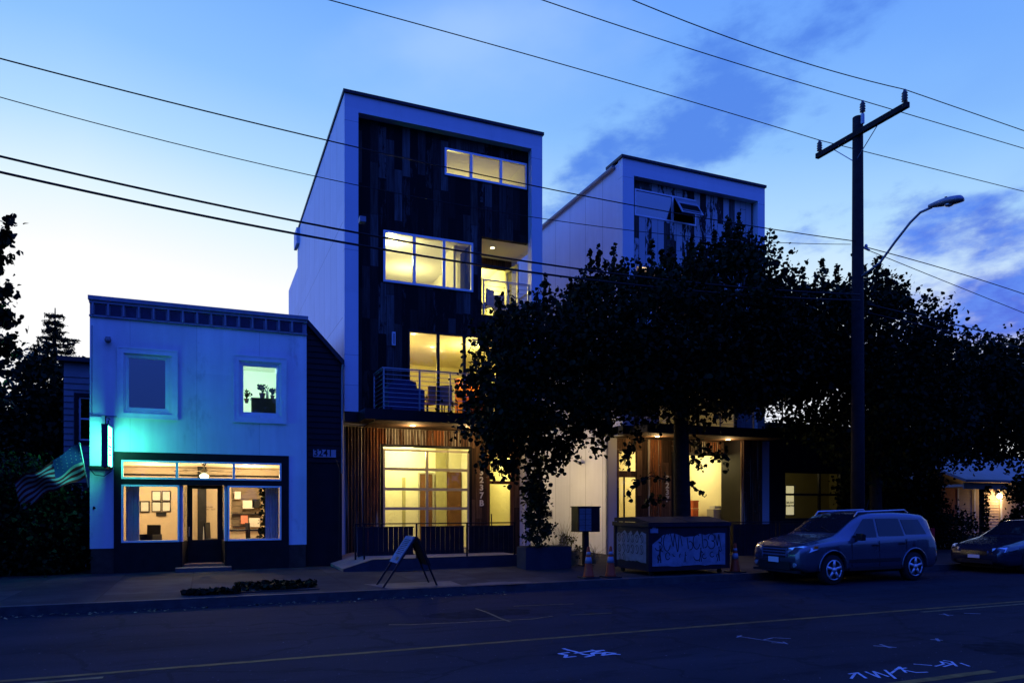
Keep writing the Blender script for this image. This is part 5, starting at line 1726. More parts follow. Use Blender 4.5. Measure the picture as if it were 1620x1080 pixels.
# posters: the left side sheet and the front sheet
def torn(a0, a1, b0, b1, seed, rag=.03, n=14):
    rr = random.Random(seed)
    top = [(a0 + (a1 - a0) * i / n, b1 - rag * 2.2 * rr.random()) for i in range(n + 1)]
    bot = [(a0 + (a1 - a0) * i / n, b0 + rag * .6 * rr.random()) for i in range(n + 1)]
    return bot, top


def sheet(bot, top, to3, name, mat, parent):
    m = MB()
    n = len(bot)
    m.v = [to3(*p, 0) for p in bot] + [to3(*p, 0) for p in top] + [to3(*p, 1) for p in bot] + [to3(*p, 1) for p in top]
    for i in range(n - 1):
        m.f.append((i, i + 1, n + i + 1, n + i))
        m.f.append((2 * n + i + 1, 2 * n + i, 3 * n + i, 3 * n + i + 1))
    return m.build(name, mat, parent)


front = lambda a, b, k: (a, uy0 - .010 + k * .006, b)
side = lambda a, b, k: (ux0 - .010 + k * .006, a, b)
bot, top = torn(ux0 + .08, ux1 - .10, .36, 1.16, 4, .05)
top[0] = (top[0][0], .9); top[1] = (top[1][0], 1.0)
sheet(bot, top, front, 'poster', 'poster', dp)
bot, top = torn(uy0 + .12, uy1 - .12, .45, 1.22, 9, .07)
sheet(bot, top, side, 'poster', paint('grey_poster', (.17, .165, .17), .8, var=.2, scale=8), dp)
bot, top = torn(ux0 + .02, ux0 + .24, 1.16, 1.33, 2, .03, 5)
sheet(bot, top, lambda a, b, k: (a, uy0 - .013 + k * .004, b), 'sticker', 'poster', dp)


def ribbons(lines, to3, wd, off):
    m = MB()
    for L in lines:
        for (a0, b0), (a1, b1) in zip(L, L[1:]):
            d = math.hypot(a1 - a0, b1 - b0) + 1e-6
            na, nb = -(b1 - b0) / d * wd / 2, (a1 - a0) / d * wd / 2
            q = [to3(a0 + na, b0 + nb), to3(a0 - na, b0 - nb), to3(a1 - na, b1 - nb), to3(a1 + na, b1 + nb)]
            m.add([tuple(np.array(p) + np.array(off)) for p in q], [(0, 1, 2, 3)])
    return m


def arc(cx, cy, rx, ry, a0=0, a1=360, n=12):
    return [(cx + rx * cos(R(a0 + (a1 - a0) * i / n)), cy + ry * sin(R(a0 + (a1 - a0) * i / n))) for i in range(n + 1)]


GL = []
rr = random.Random(12)
xx = ux0 + .25
for k in range(9):
    hgt = .13 + .13 * rr.random()
    zc0 = .90 + .08 * rr.random()
    typ = (2, 0, 3, 1, 4, 0, 4, 2, 3)[k]
    if typ == 0: GL.append(arc(xx, zc0, .10, hgt, 20 + 60 * rr.random(), 340))
    elif typ == 1: GL.append([(xx - .08, zc0 - hgt), (xx - .04, zc0 + hgt), (xx + .04, zc0 - hgt * .5)])
    elif typ == 2: GL.append(arc(xx, zc0 + .06, .09, .1, 200, -60) + arc(xx, zc0 - .1, .10, .1, 90, -160))
    elif typ == 3: GL.append([(xx - .10, zc0 + hgt), (xx - .02, zc0 - hgt * .4), (xx + .02, zc0 + hgt), (xx + .10, zc0 - hgt)])
    else: GL += [[(xx - .06, zc0 + hgt), (xx - .02, zc0 - hgt)], arc(xx + .03, zc0 - .06, .08, .10, 120, -100)]
    if rr.random() < .7: GL.append(arc(xx + .02, .58 + .09 * rr.random(), .05 + .07 * rr.random(), .04 + .05 * rr.random(), rr.random() * 180, 200 + rr.random() * 160))
    xx += .19 + .07 * rr.random()
ribbons(GL, lambda a, b: (a, 0, b), .022, (0, uy0 - .0125, 0)).build('graffiti', 'ink', dp)
GS = []
for r_, (z0, n_) in enumerate(((1.02, 6), (.76, 6), (.52, 2))):
    for k in range(n_):
        yc = uy1 - .25 - k * .2
        GS.append(arc(yc, z0, .07, .09 + .02 * rr.random(), rr.random() * 60, 300 + rr.random() * 60))
        GS.append([(yc - .03, z0 - .08), (yc + .04, z0 + .09)])
ribbons(GS, lambda a, b: (0, a, b), .018, (ux0 - .0125, 0, 0)).build('graffiti', 'ink', dp)
# small walking silhouettes on the front poster
sil = MB()
for cxs, hh in ((ux0 + .28, .42), (ux0 + 1.0, .25), (ux0 + 1.45, .34), (ux1 - .30, .36)):
    zb_ = .46
    for poly in ([(-.03, .5), (.05, .48), (.06, .82), (0, .85)], [(-.03, .5), (.02, .5), (-.06, .0), (-.12, .0)], [(.0, .5), (.05, .5), (.10, .02), (.04, .0)], [(.0, .84), (.05, .84), (.06, .98), (.0, 1.0), (-.02, .92)], [(.04, .78), (.18, .66), (.17, .61), (.04, .68)]):
        sil.add([(cxs + p[0] * hh * 1.2, uy0 - .0135, zb_ + p[1] * hh) for p in poly], [tuple(range(len(poly)))])
sil.build('stencil_figure', 'ink', dp)

# traffic cones
def cone(x, y, z, label, first=None):
    if first is None:
        r_ = thing('traffic_cone', (0, 0, 0), label, 'traffic cone', 'orange traffic cones by the dumpster')
        MB().box(-.19, .19, -.19, .19, 0, .03).build('base', 'rubber', r_)
        MB().lathe([(.14, .031), (.12, .06), (.065, .42), (.03, .70), (.022, .72)], (0, 0, 0), 20).build('body', 'cone', r_, True)
        MB().lathe([(.088, .34), (.061, .48)], (0, 0, 0), 20).build('collar', 'conew', r_, True)
        MB().lathe([(.054, .53), (.044, .60)], (0, 0, 0), 20).build('collar', 'conew', r_, True)
    else:
        r_ = copy_tree(first)
        r_['label'] = label
    r_.location = (x, y, z)
    return r_


g0 = G(931, 917, .1)
c0 = cone(g0[0], g0[1], SW, 'orange traffic cone in front of the mailbox cluster')
g1 = G(966, 916, .1)
cone(g1[0], g1[1], SW, 'orange traffic cone at the left corner of the dumpster', c0)
g2 = G(1163, 908, .1)
cone(g2[0], g2[1], SW, 'orange traffic cone between dumpster and silver car', c0)

# cluster mailbox
YM = 17.6
mx0, mx1 = X(915, YM), X(949, YM)
mz0, mz1 = Z(841, 930, YM), Z(802, 930, YM)
mb = thing('cluster_mailbox', ((mx0 + mx1) / 2, YM, SW), 'dark cluster mailbox on a pedestal before the lit alley', 'mailbox')
MB().box(mx0, mx1, YM, YM + .42, mz0, mz1).box(mx0 - .02, mx1 + .02, YM - .02, YM + .44, mz1, mz1 + .03).build('cabinet', 'dump', mb)
for i in range(2):
    for j in range(4):
        w_ = (mx1 - mx0 - .04) / 2 * .55
        a = mx0 + .03 + i * (w_ + .02)
        h_ = (mz1 - mz0 - .05) / 4
        dr_ = MB().box(a, a + w_, YM - .012, YM - .002, mz0 + .03 + j * h_, mz0 + .02 + (j + 1) * h_).build('mail_door', 'lampgrey', mb)
        MB().lathe([(.012, 0), (.010, -.01)], (a + w_ - .04, YM - .0125, mz0 + .03 + (j + .5) * h_), 8, 'y').build('lock', 'chrome', dr_)
MB().box((mx0 + mx1) / 2 - .07, (mx0 + mx1) / 2 + .07, YM + .14, YM + .28, SW + .03, mz0 - .001).box((mx0 + mx1) / 2 - .18, (mx0 + mx1) / 2 + .18, YM + .04, YM + .38, SW, SW + .028).build('pedestal', 'dump', mb)

# A-frame sign
af = thing('folding_frame_sign', (4.0, 14.7, SW), 'tall folding A frame sign with a pale notice board on the sidewalk', 'sign')
def fpt(px, py, Y): return (X(px, Y), Y, Z(py, px, Y))
yn, yf = 14.55, 15.15
ax, atz = X(652, 14.85), 1.16
lx, rx = X(622, 14.6) - .10, X(690, 14.6)
for Yl in (yn, yf):
    MB().tube([(lx - .12, Yl, SW), (ax, Yl, atz)], .022, 6).build('leg', 'black', af)
    MB().tube([(rx, Yl, SW), (ax + .02, Yl, atz)], .022, 6).build('leg', 'black', af)
MB().tube([(ax, yn, atz), (ax, yf, atz)], .02, 6).build('hinge_bar', 'black', af)
d_ = np.array((lx - .12 - ax, SW - atz)); L_ = np.linalg.norm(d_); d_ /= L_
nr = np.array((d_[1], -d_[0]))
if nr[0] > 0: nr = -nr
p = np.array((ax, atz))
a_, b_ = p + d_ * .02, p + d_ * .66
MB().prism([tuple(a_ + nr * .025), tuple(b_ + nr * .025), tuple(b_ + nr * .045), tuple(a_ + nr * .045)], 'y', yn - .02, yf + .02).build('notice_board', 'poster', af)
a2, b2_ = p + d_ * .52, p + d_ * .60
MB().prism([tuple(a2 + nr * .0455), tuple(b2_ + nr * .0455), tuple(b2_ + nr * .049), tuple(a2 + nr * .049)], 'y', yn + .08, yn + .26).build('notice_mark', 'door', af)
txt = MB()
for k in range(9):
    a2, b2_ = p + d_ * (.10 + k * .042), p + d_ * (.116 + k * .042)
    txt.prism([tuple(a2 + nr * .0455), tuple(b2_ + nr * .0455), tuple(b2_ + nr * .048), tuple(a2 + nr * .048)], 'y', yn + .05 + .03 * (k % 3), yf - .06 - .04 * (k % 2))
txt.build('text_line', 'ink', af)
b3_ = np.array((rx, SW)); d3 = b3_ - np.array((ax + .02, atz)); d3 /= np.linalg.norm(d3)
n3 = np.array((-d3[1], d3[0]))
if n3[0] < 0: n3 = -n3
q_ = np.array((ax + .02, atz))
a_, b_ = q_ + d3 * .05, q_ + d3 * .66
MB().prism([tuple(a_ + n3 * .025), tuple(b_ + n3 * .025), tuple(b_ + n3 * .04), tuple(a_ + n3 * .04)], 'y', yn - .02, yf + .02).build('notice_board', 'dark', af)
MB().tube([(lx + .12, yn, SW + .32), (rx - .12, yn, SW + .32)], .01, 5).build('spreader', 'black', af)

# planter with shrub and grasses
pp = thing('planter_box', (X(868, 17.2), 17.2, SW), 'long grey planter box in front of the alley', 'planter')
MB().box(X(832, 17.2), X(904, 17.2), 17.2, 17.8, SW, Z(865, 868, 17.2)).build('trough', 'planter', pp)
MB().box(X(832, 17.2) + .04, X(904, 17.2) - .04, 17.24, 17.76, Z(865, 868, 17.2) + .001, Z(865, 868, 17.2) + .02).build('soil', 'soil', pp)


def shrub(px, Y, z0, zt, rad, label, name='shrub', n=1500, size=.07, mat='leafd', seed=1, cat='shrub', cone_=.0, group=None, squash=1.0, stem=True):
    x = X(px, Y) if px is not None else 0
    r_ = thing(name, (x, Y, z0), label, cat, group)
    rr = np.random.default_rng(seed)
    ncl = max(8, n // 40)
    h = rr.uniform(0, 1, ncl)
    w_ = rad * ((1 - h * cone_) if cone_ else np.sqrt(np.clip(1 - (2 * h - 1) ** 2 * .85, .05, 1)))
    q = rr.uniform(0, 2 * pi, ncl)
    k = np.sqrt(rr.uniform(.1, 1, ncl))
    c = np.c_[x + w_ * k * np.cos(q), Y + w_ * k * np.sin(q) * squash, z0 + .06 + (zt - z0) * h]
    C = np.repeat(c, n // ncl, 0) + rr.normal(size=(ncl * (n // ncl), 3)) * np.array([rad * .2, rad * .2 * squash, rad * .16])
    C[:, 2] = np.maximum(C[:, 2], z0 + .02)
    leaves('foliage', C, size, mat, r_, seed=seed)
    if stem:
        st = MB()
        for i in range(6):
            e = c[rr.integers(ncl)]
            st.tube([(x, Y, z0 - .03), ((x + e[0]) / 2, (Y + e[1]) / 2, z0 + (e[2] - z0) * .6), tuple(e)], [.025, .015, .006], 5)
        st.build('stem', 'bark', r_)
    return r_


def grass_clump(x, y, z, h, n, label, seed, spread=.25, group=None):
    r_ = thing('grass_clump', (x, y, z), label, 'ornamental grass', group)
    rr = np.random.default_rng(seed)
    m = MB()
    for i in range(n):
        a = rr.uniform(0, 2 * pi)
        hh = h * rr.uniform(.5, 1.1)
        s = spread * rr.uniform(.2, 1.2)
        p0 = (x + rr.normal() * .05, y + rr.normal() * .05, z)
        p1 = (p0[0] + cos(a) * s * .4, p0[1] + sin(a) * s * .4, z + hh * .65)
        p2 = (p0[0] + cos(a) * s, p0[1] + sin(a) * s, z + hh * (1 - .25 * rr.random()))
        m.tube([p0, p1, p2], [.006, .005, .002], 3, False)
    m.build('blades', 'grass', r_)


pz = Z(865, 868, 17.2) + .02
shrub(850, 17.5, pz, Z(760, 850, 17.5), .42, 'dark conical evergreen growing in the planter box', 'evergreen_shrub', 2600, .07, 'needle', 3, cone_=.75)
grass_clump(X(893, 18.4), 18.4, SW, 1.35, 60, 'tall wispy grass clump beside the planter, against the lit wall', 4, .35)
grass_clump(X(880, 18.1), 18.1, SW, .8, 50, 'shorter grass clump just right of the conical evergreen', 5, .3)
grass_clump(X(906, 17.9), 17.9, SW, .65, 50, 'low grass clump left of the mailbox pedestal', 6, .3)
grass_clump(X(938, 18.3), 18.3, SW, .6, 40, 'low grass clump right of the mailbox pedestal', 8, .3)
shrub(898, 18.9, SW, .85, .35, 'small reddish shrub behind the grasses by the lit wall', 'shrub', 500, .06, 'leafd', 12)

# ================================================================ CARS
def lerp_tab(tab, x): return float(np.interp(x, [a for a, b in tab], [b for a, b in tab]))


def make_car(root, x0, ymid, L, W, topT, beltT, planT, wheels, wr, paintm, glass_top, side_win, pillars, zb=.28, rails=False, ws=None, rear=None, mirror_x=None):
    """nose at x0 facing -x. Tables are in metres from the nose."""
    ring = [(1.0, None)]
    low = [(.0, 0), (.72, 0), (.93, .03), (.99, .12), (1.0, .35), (1.0, .6), (.985, .85), (.965, .97)]
    up = [(.95, .0), (.9055, .25), (.861, .5), (.8165, .75), (.79, .90), (.735, .965), (.62, .99), (.4, 1.01), (.2, 1.018), (0, 1.02)]

    def surf_u(x, yf_t):  # height fraction -> y on the greenhouse
        return .95 - .178 * yf_t
    NX = 90
    secs = []
    for i in range(NX + 1):
        q = i / NX
        # cluster the stations at both ends
        x = L * (.5 - .5 * cos(pi * q)) if True else L * q
        Wd = lerp_tab(planT, x) * W / 2
        bz = lerp_tab(beltT, x)
        tz = lerp_tab(topT, x)
        zb_ = zb + (.10 * (1 - min(1, x / .25)) if x < .25 else 0) + (.12 * (1 - min(1, (L - x) / .25)) if x > L - .25 else 0)
        pts = [(Wd * f, zb_ + (bz - zb_) * h) for f, h in low] + [(Wd * f, bz + (tz - bz) * h) for f, h in up]
        secs.append((x, pts))
    m = MB()
    npt = len(secs[0][1])
    full = 2 * npt - 2
    for x, pts in secs:
        for y, z in pts:
            m.v.append((x0 + x, ymid - y, z))
        for y, z in pts[-2:0:-1]:
            m.v.append((x0 + x, ymid + y, z))
    for i in range(NX):
        for j in range(full):
            j2 = (j + 1) % full
            m.f.append((i * full + j, i * full + j2, (i + 1) * full + j2, (i + 1) * full + j))
    m.f.append(tuple(range(full)))
    m.f.append(tuple(NX * full + j for j in range(full))[::-1])
    body = m.build('body', paintm, root, True)
    # wheel arches cut out of the body
    bmx = bmesh.new(); bmx.from_mesh(body.data); bmesh.ops.recalc_face_normals(bmx, faces=bmx.faces[:]); bmx.to_mesh(body.data); bmx.free()
    cut = MB()
    for wx in wheels:
        cut.lathe([(wr + .06, -W), (wr + .06, W)], (x0 + wx, ymid, wr), 28, 'y')
    # only the outer 25 cm of each side
    c2 = MB()
    for wx in wheels:
        for s in (-1, 1):
            a, b_ = ymid + s * (W / 2 - .26), ymid + s * (W / 2 + .2)
            c2.lathe([(wr + .055, min(a, b_) - ymid), (wr + .055, max(a, b_) - ymid)], (x0 + wx, ymid, wr + .02), 32, 'y')
    cutter = c2.build('cutter', 'black', root)
    bmx = bmesh.new(); bmx.from_mesh(cutter.data); bmesh.ops.recalc_face_normals(bmx, faces=bmx.faces[:]); bmx.to_mesh(cutter.data); bmx.free()
    md = body.modifiers.new('arches', 'BOOLEAN')
    md.operation = 'DIFFERENCE'
    md.solver = 'EXACT'
    md.object = cutter
    bpy.context.view_layer.update()
    dg = bpy.context.evaluated_depsgraph_get()
    me = bpy.data.meshes.new_from_object(body.evaluated_get(dg))
    body.modifiers.clear()
    body.data = me
    bpy.data.objects.remove(cutter)
    if len(me.materials) == 0: me.materials.append(M[paintm])
    # underbody so light does not pass through the arches
    MB().box(x0 + .3, x0 + L - .3, ymid - W / 2 + .3, ymid + W / 2 - .3, zb - .06, zb + .05).build('underbody', 'rubber', root)

    def at(x, t, s, off=.006):
        bz, tz, Wd = lerp_tab(beltT, x), lerp_tab(topT, x), lerp_tab(planT, x) * W / 2
        return (x0 + x, ymid + s * (Wd * (.95 - .178 * t) + off), bz + (tz - bz) * t)
    for s in (-1, 1):
        for poly in side_win:      # each window: list of (x_bottom, x_top) pairs edges: xb0,xb1,xt0,xt1,tb,tt
            xb0, xb1, xt0, xt1, zb_w, zt_w = poly
            g = MB()
            n = 10
            for k in range(2):
                base_ = len(g.v)
                for i in range(n + 1):
                    q = i / n
                    for jj in range(5):
                        r_ = jj / 4
                        x = (xb0 + (xb1 - xb0) * q) * (1 - r_) + (xt0 + (xt1 - xt0) * q) * r_
                        bz, tz = lerp_tab(beltT, x), lerp_tab(topT, x)
                        z = zb_w + (zt_w - zb_w) * r_
                        z = min(z, bz + (tz - bz) * .9)
                        t_ = (z - bz) / max(.05, tz - bz)
                        p = at(x, t_, s, .007 - .004 * k)
                        g.v.append(p)
                for i in range(n):
                    for jj in range(4):
                        q = base_ + i * 5 + jj
                        g.f.append((q, q + 5, q + 6, q + 1))
            g.build('side_window', 'glass_car', root, True)
        # dark blind of the cabin behind the glass edges and door seams
        sm = MB()
        for xs_ in pillars:
            Wd = lerp_tab(planT, xs_) * W / 2
            sm.box(x0 + xs_ - .004, x0 + xs_ + .004, ymid + s * (Wd * 1.0 - .01), ymid + s * (Wd * 1.0 + .003), zb + .12, lerp_tab(beltT, xs_) - .05)
        sm.build('door_seam', 'rubber', root)
        for xs_ in pillars[:-1]:
            Wd = lerp_tab(planT, xs_ + .7) * W / 2
            y_ = ymid + s * (Wd + .02)
            MB().tube([(x0 + xs_ + .64, y_ - s * .02, lerp_tab(beltT, xs_) - .13), (x0 + xs_ + .67, y_, lerp_tab(beltT, xs_) - .12), (x0 + xs_ + .82, y_, lerp_tab(beltT, xs_) - .12), (x0 + xs_ + .85, y_ - s * .02, lerp_tab(beltT, xs_) - .13)], .016, 8).build('door_handle', 'black', root, True)
        if mirror_x:
            Wd = W / 2 * .95
            y_ = ymid + s * (Wd + .10)
            zz_ = lerp_tab(beltT, mirror_x) + .06
            MB().prism([(x0 + mirror_x - .06, zz_ - .07), (x0 + mirror_x + .06, zz_ - .07), (x0 + mirror_x + .07, zz_ + .06), (x0 + mirror_x - .02, zz_ + .09)], 'y', y_ - .11, y_ + .09).build('wing_mirror', 'black' if s < 0 else paintm, root)
    # windscreen and rear glass follow the body
    for rng_, nm in ((ws, 'windscreen'), (rear, 'rear_window')):
        if not rng_: continue
        g = MB()
        n = 12
        for i in range(n + 1):
            x = rng_[0] + (rng_[1] - rng_[0]) * i / n
            bz, tz, Wd = lerp_tab(beltT, x), lerp_tab(topT, x), lerp_tab(planT, x) * W / 2
            for f_, h_ in ((-.72, .965), (-.6, .99), (-.4, 1.01), (-.2, 1.018), (0, 1.02), (.2, 1.018), (.4, 1.01), (.6, .99), (.72, .965)):
                g.v.append((x0 + x + (-.006 if nm == 'windscreen' else .006), ymid + Wd * f_, bz + (tz - bz) * h_ + .007))
        for i in range(n):
            for j in range(8):
                q = i * 9 + j
                g.f.append((q, q + 9, q + 10, q + 1))
        g.build(nm, 'glass_dark_car', root, True)
    for wx in wheels:
        for s in (-1, 1):
            yc = ymid + s * (W / 2 - .11)
            wroot = MB().lathe([(wr * .62, -.10), (wr * .9, -.105), (wr, -.07), (wr, .07), (wr * .9, .105), (wr * .62, .10)], (x0 + wx, yc, wr), 36, 'y').build('wheel', 'rubber', root, True)
            rm = MB().lathe([(wr * .66, -.02), (wr * .66, .02)], (x0 + wx, yc + s * .02, wr), 28, 'y')
            rm.build('rim_disc', 'black', wroot)
            sp = MB()
            ry_ = yc + s * .116
            for k in range(5):
                q = 2 * pi * k / 5 + .3
                ca, sa = cos(q), sin(q)
                p1, p2 = (x0 + wx + ca * .03, wr + sa * .03), (x0 + wx + ca * wr * .63, wr + sa * wr * .63)
                nx_, nz_ = -sa * .035, ca * .035
                sp.prism([(p1[0] - nx_, p1[1] - nz_), (p1[0] + nx_, p1[1] + nz_), (p2[0] + nx_ * .8, p2[1] + nz_ * .8), (p2[0] - nx_ * .8, p2[1] - nz_ * .8)], 'y', ry_ - .015, ry_ + .015)
            sp.lathe([(.06, -.02), (.05, .02)], (x0 + wx, ry_, wr), 16, 'y')
            kk = len(sp.v)
            sp.tube([(x0 + wx + wr * .64 * cos(2 * pi * k / 28), ry_, wr + wr * .64 * sin(2 * pi * k / 28)) for k in range(29)], .016, 6)
            sp.build('rim', 'alu', wroot, True)
    if rails:
        for s in (-1, 1):
            y_ = ymid + s * W / 2 * .66
            MB().tube([(x0 + 1.85, y_, lerp_tab(topT, 1.85) - .01), (x0 + 1.95, y_, lerp_tab(topT, 1.95) + .06), (x0 + 3.5, y_, lerp_tab(topT, 3.5) + .06), (x0 + 3.62, y_, lerp_tab(topT, 3.6) - .01)], .02, 8).build('roof_rail', 'alu', root, True)
    return at


M['glass_dark_car'] = paint('tinted_windscreen', (.01, .012, .015), .06, 0, var=.02, spec=.5)
M['glass_car'] = paint('tinted_side_glass', (.012, .014, .02), .05, 0, var=.02, spec=.5)
# SUV: nose at x=12.25, length 4.5
suv = thing('parked_suv', (14.5, 13.3, 0), 'silver blue suv with roof rails parked at the kerb', 'car')
SX, SY = 12.28, 13.32
topT = [(0, .74), (.06, .86), (.25, .955), (.6, 1.03), (1.05, 1.11), (1.25, 1.20), (1.65, 1.46), (1.95, 1.60), (2.3, 1.655), (3.0, 1.665), (3.6, 1.64), (4.0, 1.60), (4.2, 1.50), (4.38, 1.15), (4.46, .98), (4.5, .80)]
beltT = [(0, .70), (.06, .80), (.25, .90), (.6, .95), (1.1, 1.0), (2.5, 1.04), (3.6, 1.08), (4.2, 1.08), (4.42, .95), (4.5, .76)]
planT = [(0, .72), (.05, .82), (.15, .90), (.35, .96), (.7, .99), (1.2, 1), (3.6, 1), (4.0, .97), (4.3, .92), (4.45, .84), (4.5, .76)]
make_car(suv, SX, SY, 4.5, 1.82, topT, beltT, planT, (.88, 3.50), .345, 'suv', None,
         [(1.52, 2.28, 1.98, 2.28, 1.07, 1.50), (2.36, 3.18, 2.36, 3.10, 1.09, 1.50), (3.26, 3.98, 3.18, 3.80, 1.12, 1.47)], (1.45, 2.32, 3.22), rails=True, ws=(1.20, 1.93), rear=(4.14, 4.36), mirror_x=1.62)
yn0 = SY - .91
# front of the SUV
MB().box(SX - .03, SX + .05, SY - .36, SY + .36, .66, .70).box(SX - .035, SX + .04, SY - .36, SY + .36, .735, .765).box(SX - .03, SX + .05, SY - .36, SY + .36, .80, .83).box(SX - .025, SX + .05, SY - .40, SY - .365, .63, .84).box(SX - .025, SX + .05, SY + .365, SY + .40, .63, .84).build('grille', 'chrome', suv)
MB().box(SX - .012, SX + .05, SY - .36, SY + .36, .62, .86).build('grille_mesh', 'rubber', suv)
MB().box(SX - .03, SX + .02, SY - .50, SY + .50, .34, .52).build('lower_intake', 'rubber', suv)
MB().box(SX - .05, SX - .028, SY - .16, SY + .16, .50, .62).build('number_plate', 'paper', suv)
for s in (-1, 1):
    hl = MB()
    vs = []
    pts = [(SX + .00, .42, .66), (SX + .00, .42, .84), (SX + .16, .74, .90), (SX + .42, .90, .93), (SX + .40, .905, .82), (SX + .10, .76, .70)]
    hl.v = [(a, SY + s * (b_ + .01), c_) for a, b_, c_ in pts] + [(a + .12, SY + s * (b_ - .06), c_) for a, b_, c_ in pts]
    hl.f = [tuple(range(6)), tuple(range(6, 12))[::-1]] + [(i, (i + 1) % 6, 6 + (i + 1) % 6, 6 + i) for i in range(6)]
    o = hl.build('headlight', 'headl', suv, False)
    MB().box(SX + .30, SX + .40, SY + s * .905, SY + s * .925, .84, .90).build('indicator', 'amber', o)
    MB().lathe([(.055, 0), (.05, -.03)], (SX + .02, SY + s * .62, .46), 14, 'x').build('fog_lamp', 'headl', suv)
    MB().box(SX + 4.27, SX + 4.385, SY + s * .655, SY + s * .755, .95, 1.25).build('tail_light', 'red', suv)
MB().box(SX - .02, SX + .10, SY - .70, SY + .70, .28, .33).build('bumper_lip', 'rubber', suv)
MB().tube([(SX + 2.7, SY - .2, 1.69), (SX + 2.78, SY - .2, 1.95)], .006, 5).build('antenna', 'black', suv)
ex = MB()
for wx in (.88, 3.50):
    a = [(SX + wx + (.345 + .075) * cos(R(g)), SY - .905, .365 + (.345 + .075) * sin(R(g))) for g in range(-5, 186, 10)]
    ex.tube(a, .022, 6)
ex.build('arch_moulding', 'suv', suv, True)
for s in (-1, 1):
    a, b_ = sorted((SY + s * .900, SY + s * .922))
    MB().box(SX + 1.36, SX + 3.02, a, b_, .50, .57).build('side_moulding', 'rubber', suv)
    MB().box(SX + 1.36, SX + 3.02, a, b_ - .004, .31, .37).build('sill_trim', 'rubber', suv)
hs = MB()
for s in (-1, 1):
    hs.tube([(SX + .30, SY + s * .52, .975), (SX + .60, SY + s * .60, 1.035), (SX + 1.1, SY + s * .66, 1.113)], .005, 5)
hs.build('bonnet_seam', 'rubber', suv)
wp = MB().tube([(SX + 1.17, SY - .55, 1.19), (SX + 1.35, SY - .1, 1.30)], .008, 5).tube([(SX + 1.17, SY + .1, 1.20), (SX + 1.35, SY + .55, 1.28)], .008, 5)
wp.build('wiper', 'rubber', suv)
# sedan at the right edge
sd = thing('parked_sedan', (21.3, 13.3, 0), 'dark sedan cut off by the right edge, behind the suv', 'car')
DX, DY = 19.25, 13.35
topT = [(0, .56), (.06, .68), (.3, .76), (.8, .86), (1.25, .94), (1.45, 1.02), (1.9, 1.24), (2.25, 1.385), (2.7, 1.42), (3.2, 1.40), (3.6, 1.28), (4.0, 1.08), (4.5, 1.02), (4.7, .9), (4.78, .62)]
beltT = [(0, .52), (.06, .63), (.3, .71), (.8, .78), (1.4, .88), (3.9, .93), (4.5, .90), (4.78, .58)]
planT = [(0, .70), (.06, .80), (.2, .90), (.5, .97), (.9, 1), (4.0, 1), (4.5, .93), (4.7, .84), (4.78, .75)]
make_car(sd, DX, DY, 4.78, 1.80, topT, beltT, planT, (.95, 3.72), .32, 'sedan', None,
         [(1.75, 2.55, 2.22, 2.55, .93, 1.28), (2.63, 3.55, 2.63, 3.3, .94, 1.28)], (1.6, 2.6, 3.5), zb=.2, ws=(1.4, 2.2), rear=(3.3, 3.95), mirror_x=1.85)
for s in (-1, 1):
    pts = [(DX + .02, .46, .56), (DX + .04, .46, .67), (DX + .2, .76, .71), (DX + .46, .885, .74), (DX + .44, .89, .66), (DX + .12, .74, .58)]
    hl = MB()
    hl.v = [(a - .01, DY + s * (b_ + .012), c_) for a, b_, c_ in pts] + [(a + .12, DY + s * (b_ - .06), c_) for a, b_, c_ in pts]
    hl.f = [tuple(range(6)), tuple(range(6, 12))[::-1]] + [(i, (i + 1) % 6, 6 + (i + 1) % 6, 6 + i) for i in range(6)]
    hl.build('headlight', 'headl', sd)
MB().box(DX - .02, DX + .03, DY - .36, DY + .36, .50, .60).build('grille', 'chrome', sd)
MB().box(DX - .015, DX + .03, DY - .5, DY + .5, .26, .36).build('lower_intake', 'rubber', sd)
MB().box(DX - .04, DX - .021, DY - .16, DY + .16, .40, .49).build('number_plate', 'paper', sd)

# ================================================================ TREES
t1 = thing('linden_tree', (X(1078, 16.7), 16.7, SW), 'big dark linden tree before the peeling board building', 'tree', 'street trees')
top1 = [(756, 590), (762, 548), (775, 515), (793, 495), (830, 485), (870, 482), (899, 472), (925, 448), (960, 432), (982, 440), (1004, 458), (1034, 430), (1062, 420), (1083, 412), (1110, 408), (1131, 398), (1152, 386), (1178, 388), (1196, 425), (1208, 458), (1220, 490), (1240, 520)]
bot1 = [(756, 668), (768, 698), (800, 712), (860, 712), (900, 690), (960, 672), (1040, 668), (1060, 672), (1130, 665), (1180, 662), (1215, 640), (1240, 600)]
crown_tree(t1, 1078, 16.7, top1, bot1, 2.4, 1450, 34, .105, .21, 21, shoots=110, lim=30, spread=.25, shoot_h=(.3, .8), spires=[(860, 432, 60, 13), (790, 470, 40, 12), (815, 474, 36, 10), (905, 440, 50, 9), (918, 425, 50, 9), (933, 392, 85, 8), (947, 388, 90, 9), (969, 384, 90, 14), (985, 405, 70, 10), (958, 410, 60, 14), (1030, 378, 80, 9), (1012, 420, 50, 10), (1050, 395, 60, 10), (1068, 388, 60, 11), (1092, 372, 65, 12), (1112, 376, 60, 11), (1130, 362, 60, 12), (1150, 342, 85, 15), (1175, 336, 100, 15), (1162, 352, 80, 16), (1190, 385, 80, 14), (1203, 400, 80, 10), (1140, 378, 50, 14)])
